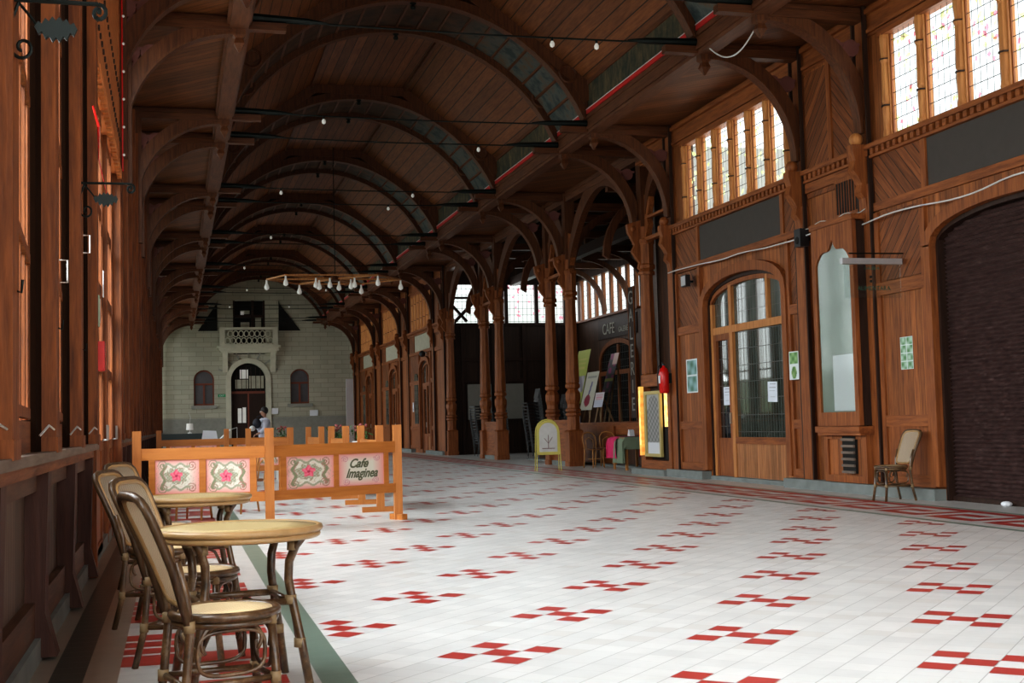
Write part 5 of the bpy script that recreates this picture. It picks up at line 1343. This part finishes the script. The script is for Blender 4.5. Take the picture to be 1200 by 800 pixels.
MB().box(-.22, .22, -.01, .01, .1, 3.7).build('sheet', 'white_paper', by); MB().box(-.25, .25, -.1, .1, 0, .1).build('base', 'aluminium', by)
fp = thing('flower_box', 'white pot with small flowers standing behind the orange fence at right', 'plant', (3.0, 24.5, 0))
MB().lathe([(.12, .0), (.15, .9), (.15, .92)], (0,0,0), 14).build('pot', 'white_enamel', fp)
m_ = MB()
for k in range(70):
    a = random.random() * 6.28; r = random.random() * .2; z = .95 + random.random() * .22
    c = Vector((r * math.cos(a), r * math.sin(a), z)); d1 = Vector((random.uniform(-1, 1), random.uniform(-1, 1), random.uniform(-.5, 1))).normalized() * .05; d2 = d1.cross(Vector((0, .3, 1))).normalized() * .02
    m_.add([c - d1, c + d2, c + d1, c - d2], [(0,1,2,3)])
m_.build('leaves', 'leaf_green', fp)
m_ = MB()
for k in range(12): a = random.random() * 6.28; r = random.random() * .16; m_.sphere((r * math.cos(a), r * math.sin(a), 1.1 + random.random() * .12), .025, 6, 5)
m_.build('flowers', 'flower_red', fp)
dup(fp, (2.35, 29.4, 0), .6, 'potted red flowers right of the walking person'); dup(fp, (3.1, 21.9, 0), 1.9, 'potted plant between the two side panels of the orange fence')

# ------------------------------------------------------------------ walking person
def skin_mesh(name, verts, edges, radii, mat, parent, root=0, sub=2):
    me = bpy.data.meshes.new(name); me.from_pydata(verts, edges, []); o = bpy.data.objects.new(name, me); col.objects.link(o)
    o.modifiers.new('Skin', 'SKIN'); 
    if not me.skin_vertices: 
        bpy.context.view_layer.objects.active = o
    for i, r in enumerate(radii): me.skin_vertices[0].data[i].radius = (r, r) if not isinstance(r, tuple) else r
    me.skin_vertices[0].data[root].use_root = True
    s = o.modifiers.new('Sub', 'SUBSURF'); s.levels = sub; s.render_levels = sub
    dg = bpy.context.evaluated_depsgraph_get(); dg.update()
    m2 = bpy.data.meshes.new_from_object(o.evaluated_get(dg)); bpy.data.objects.remove(o)
    m2.materials.clear(); m2.materials.append(MATS[mat]); m2.polygons.foreach_set('use_smooth', [True] * len(m2.polygons))
    o2 = bpy.data.objects.new(name, m2); col.objects.link(o2)
    if parent: o2.parent = parent
    return o2
pe = thing('person', 'person in a pale grey coat walking before the far end door', 'person', (2.55, 38.0, 0), math.radians(15))
# facing -X locally toward the left, slightly away
V = [(0,0,.95), (0,0,1.1), (0,0,1.28), (0,0,1.42), (0,0,1.5), (-.01,0,1.58), (-.015,0,1.66), (-.01,0,1.73),
     (0,.09,.9), (-.1,.1,.5), (-.06,.1,.09), (-.17,.1,.03), (0,-.09,.9), (.08,-.1,.52), (.26,-.1,.15), (.18,-.1,.06),
     (0,.18,1.4), (.08,.24,1.12), (-.06,.25,.9), (-.1,.25,.83), (0,-.18,1.4), (-.07,-.24,1.14), (-.26,-.22,1.02), (-.33,-.2,1.0)]
E_ = [(0,1),(1,2),(2,3),(3,4),(4,5),(5,6),(6,7),(0,8),(8,9),(9,10),(10,11),(0,12),(12,13),(13,14),(14,15),(3,16),(16,17),(17,18),(18,19),(3,20),(20,21),(21,22),(22,23)]
R_ = [(.12,.09),(.1,.08),(.11,.08),(.08,.07),.05,.08,.1,.075,.09,.06,.045,.035,.09,.06,.045,.035,.04,.035,.032,.03,.04,.035,.032,.03]
skin_mesh('body', V, E_, R_, 'skin', pe)
Vc = [(0,0,1.0), (0,0,1.15), (0,0,1.3), (0,0,1.46), (.02,0,.8), (.03,0,.6), (0,.17,1.42), (.08,.25,1.13), (-.05,.26,.94), (0,-.17,1.42), (-.07,-.25,1.15), (-.22,-.23,1.04)]
skin_mesh('coat', Vc, [(0,1),(1,2),(2,3),(0,4),(4,5),(3,6),(6,7),(7,8),(3,9),(9,10),(10,11)], [.19,.175,.19,.13,.24,.31,.1,.075,.055,.1,.075,.055], 'coat_cloth', pe)
Vt = [(0,0,.8), (0,.09,.75), (-.1,.1,.5), (-.06,.1,.14), (0,-.09,.75), (.08,-.1,.52), (.25,-.1,.2)]
skin_mesh('trousers', Vt, [(0,1),(1,2),(2,3),(0,4),(4,5),(5,6)], [.13,.11,.08,.07,.11,.08,.07], 'trouser_cloth', pe)
MB().sphere((.015, 0, 1.695), .112, 14, 10, 1.05).build('hair', 'hair', pe, True)
for s in (-1, 1): MB().sphere((-.105, s * .035, 1.665), .013, 8, 6).build('eye', 'white_paper', pe)
MB().sphere((-.115, 0, 1.635), .02, 8, 6).build('nose', 'skin', pe); MB().box(-.108, -.1, -.025, .025, 1.59, 1.598).build('mouth', 'flower_red', pe)
for s, bx_, bz in ((1, -.1, .82), (-1, -.35, .99)):
    hd_ = MB()
    for f in range(4): hd_.tube([(bx_, s * .24 + (f - 1.5) * .018, bz), (bx_ - .04, s * .24 + (f - 1.5) * .02, bz - .03), (bx_ - .05, s * .24 + (f - 1.5) * .02, bz - .075 + abs(f - 1.5) * .01)], .008, 6)
    hd_.tube([(bx_, s * .21, bz + .01), (bx_ - .03, s * .19, bz - .02)], .009, 6); hd_.build('fingers', 'skin', pe, True)
bg = thing('shoulder_bag', 'dark bag with a white bundle carried on the walking person left side', 'bag', (2.33, 37.85, 1.05))
MB().sphere((0, 0, .27), .12, 12, 9, 1.25).build('pouch', 'bag_cloth', bg, True); MB().sphere((-.13, -.02, .13), .09, 12, 8, .9).build('white_bundle', 'white_enamel', bg, True)
MB().tube([(.0, 0, .45), (.12, .02, .5), (.2, .1, .42)], .02, 6).build('strap', 'bag_cloth', bg)

# ------------------------------------------------------------------ vines outside the clerestory
def vines(name, x, y0, y1, z0, z1, n, mats, label):
    m_ = MB(); rnd = random.Random(int(y0 * 10))
    for k in range(n):
        z = z1 - (z1 - z0) * rnd.random() ** 1.6; c = Vector((x + rnd.uniform(-.1, .1), rnd.uniform(y0, y1), z))
        d1 = Vector((rnd.uniform(-.3, .3), rnd.uniform(-1, 1), rnd.uniform(-1, 1))).normalized() * rnd.uniform(.03, .07); d2 = d1.cross(Vector((1, 0, 0))).normalized() * .04
        m_.m = rnd.choice((0, 0, 1)); m_.add([c - d1, c + d2, c + d1, c - d2], [(0,1,2,3)])
    o = m_.build(name, mats); tag(o, label, 'vine'); o['kind'] = 'stuff'
vines('vine_leaves', 10.2, 11.3, 16.5, 5.2, 6.6, 230, ['leaf_vine', 'leaf_red'], 'green and red vine leaves outside the window row nearest the camera at right')
vines('vine_leaves', 10.2, 18.8, 25, 5.2, 6.6, 200, ['leaf_vine', 'leaf_vine'], 'green vine leaves outside the window row above the arched shop door')
m_ = MB(); rnd = random.Random(3)
for k in range(80):
    c = Vector((rnd.uniform(11.2, 15), 46.95, 6.5 - 1.4 * rnd.random() ** 1.8)); d1 = Vector((rnd.uniform(-1, 1), 0, rnd.uniform(-1, 1))).normalized() * .07; d2 = d1.cross(Vector((0, 1, 0))).normalized() * .05
    m_.add([c - d1, c + d2, c + d1, c - d2], [(0,1,2,3)])
o = m_.build('vine_leaves', 'leaf_red'); tag(o, 'reddish vine leaves outside the annexe back window', 'vine'); o['kind'] = 'stuff'

# small white litter by the shutter
o = MB().sphere((0, 0, .03), .07, 8, 6, .5).build('crumpled_paper', 'white_paper'); o.location = (9.8, 13.55, 0); tag(o, 'small crumpled white paper on the floor before the roller shutter', 'paper')

# ------------------------------------------------------------------ light
def area(name, loc, rot, sx, sy, power, color=(1, 1, 1), spread=PI):
    l = bpy.data.lights.new(name, 'AREA'); l.shape = 'RECTANGLE'; l.size = sx; l.size_y = sy; l.energy = power; l.color = color; l.spread = spread
    o = bpy.data.objects.new(name, l); col.objects.link(o); o.location = loc; o.rotation_euler = rot; return o
LEFT = (0, -PI/2, 0); RIGHT = (0, PI/2, 0)      # emit toward +x / -x
def rad(sx, sy, L): return L * sx * sy * PI
DAY = (.93, .97, 1.0)
DOWN = (0, -math.radians(58), 0)
area('daylight_left_near', (-3.6, 2.5, 5.6), DOWN, 6.5, 15, rad(6.5, 15, 11), DAY)
area('daylight_left_mid', (-3.6, 14.5, 5.6), DOWN, 6.5, 9, rad(6.5, 9, 12), DAY)
for y, L in ((25, 4.5), (37, 3), (49, 3), (61, 8)): area('daylight_left_far', (-3.6, y, 5.6), DOWN, 6.5, 11.5, rad(6.5, 11.5, L), DAY)
for y, l_, L in ((6.5, 8, 3), (14.5, 7.8, 3.2), (22.15, 7.4, 3.0), (52, 10, 2), (59.5, 5, 2.), (67, 10, 2.)): area('daylight_right', (10.42, y, 5.85), RIGHT, 1.6, l_, rad(1.6, l_, L), DAY)
area('daylight_annexe', (12.6, 47.3, 5.7), (-PI/2, 0, 0), 5.2, 1.7, rad(5.2, 1.7, 3.0), DAY)
area('daylight_cafe', (15.8, 43.3, 5.7), RIGHT, 1.7, 6.2, rad(1.7, 6.2, 2.2), DAY)
area('daylight_behind', (4.6, -3.8, 4.0), (math.radians(78), 0, 0), 10, 6, rad(10, 6, 2.3), (1, .97, .92))
w = bpy.data.worlds.new('sky'); sc.world = w; w.use_nodes = True; nt = w.node_tree
bgn = nt.nodes['Background']; tcw = nt.nodes.new('ShaderNodeTexCoord'); sp_ = nt.nodes.new('ShaderNodeSeparateXYZ'); nt.links.new(tcw.outputs['Generated'], sp_.inputs[0])
rp = nt.nodes.new('ShaderNodeValToRGB'); rp.color_ramp.elements[0].position = .0; rp.color_ramp.elements[0].color = (.25, .32, .18, 1); rp.color_ramp.elements[1].position = .12; rp.color_ramp.elements[1].color = (.93, .97, 1, 1)
nt.links.new(sp_.outputs[2], rp.inputs[0]); nt.links.new(rp.outputs[0], bgn.inputs[0]); bgn.inputs[1].default_value = 1.5

# ------------------------------------------------------------------ camera
yaw, pitch, roll = .26054712, .06305447, -.02515855
f3 = Vector((math.sin(yaw) * math.cos(pitch), math.cos(yaw) * math.cos(pitch), math.sin(pitch)))
r3 = Vector((math.cos(yaw), -math.sin(yaw), 0)); u3 = r3.cross(f3); c_, s_ = math.cos(roll), math.sin(roll)
rr = r3 * c_ + u3 * s_; uu = u3 * c_ - r3 * s_
M = Matrix(((rr.x, uu.x, -f3.x, 0), (rr.y, uu.y, -f3.y, 0), (rr.z, uu.z, -f3.z, 1.18), (0, 0, 0, 1)))
cam = bpy.data.cameras.new('camera'); co = bpy.data.objects.new('camera', cam); col.objects.link(co); co.matrix_world = M
cam.sensor_width = 36; cam.lens = 1490.94 / 1200 * 36; cam.clip_end = 300; cam.clip_start = .05
sc.camera = co
sc.view_settings.view_transform = 'Standard'; 
try: sc.view_settings.look = 'Medium High Contrast'
except Exception: sc.view_settings.look = 'None'
sc.view_settings.gamma = 1.0; sc.view_settings.exposure = 0
sc.cycles.use_denoising = True
sc.cycles.max_bounces = 7; sc.cycles.diffuse_bounces = 4; sc.cycles.transparent_max_bounces = 16
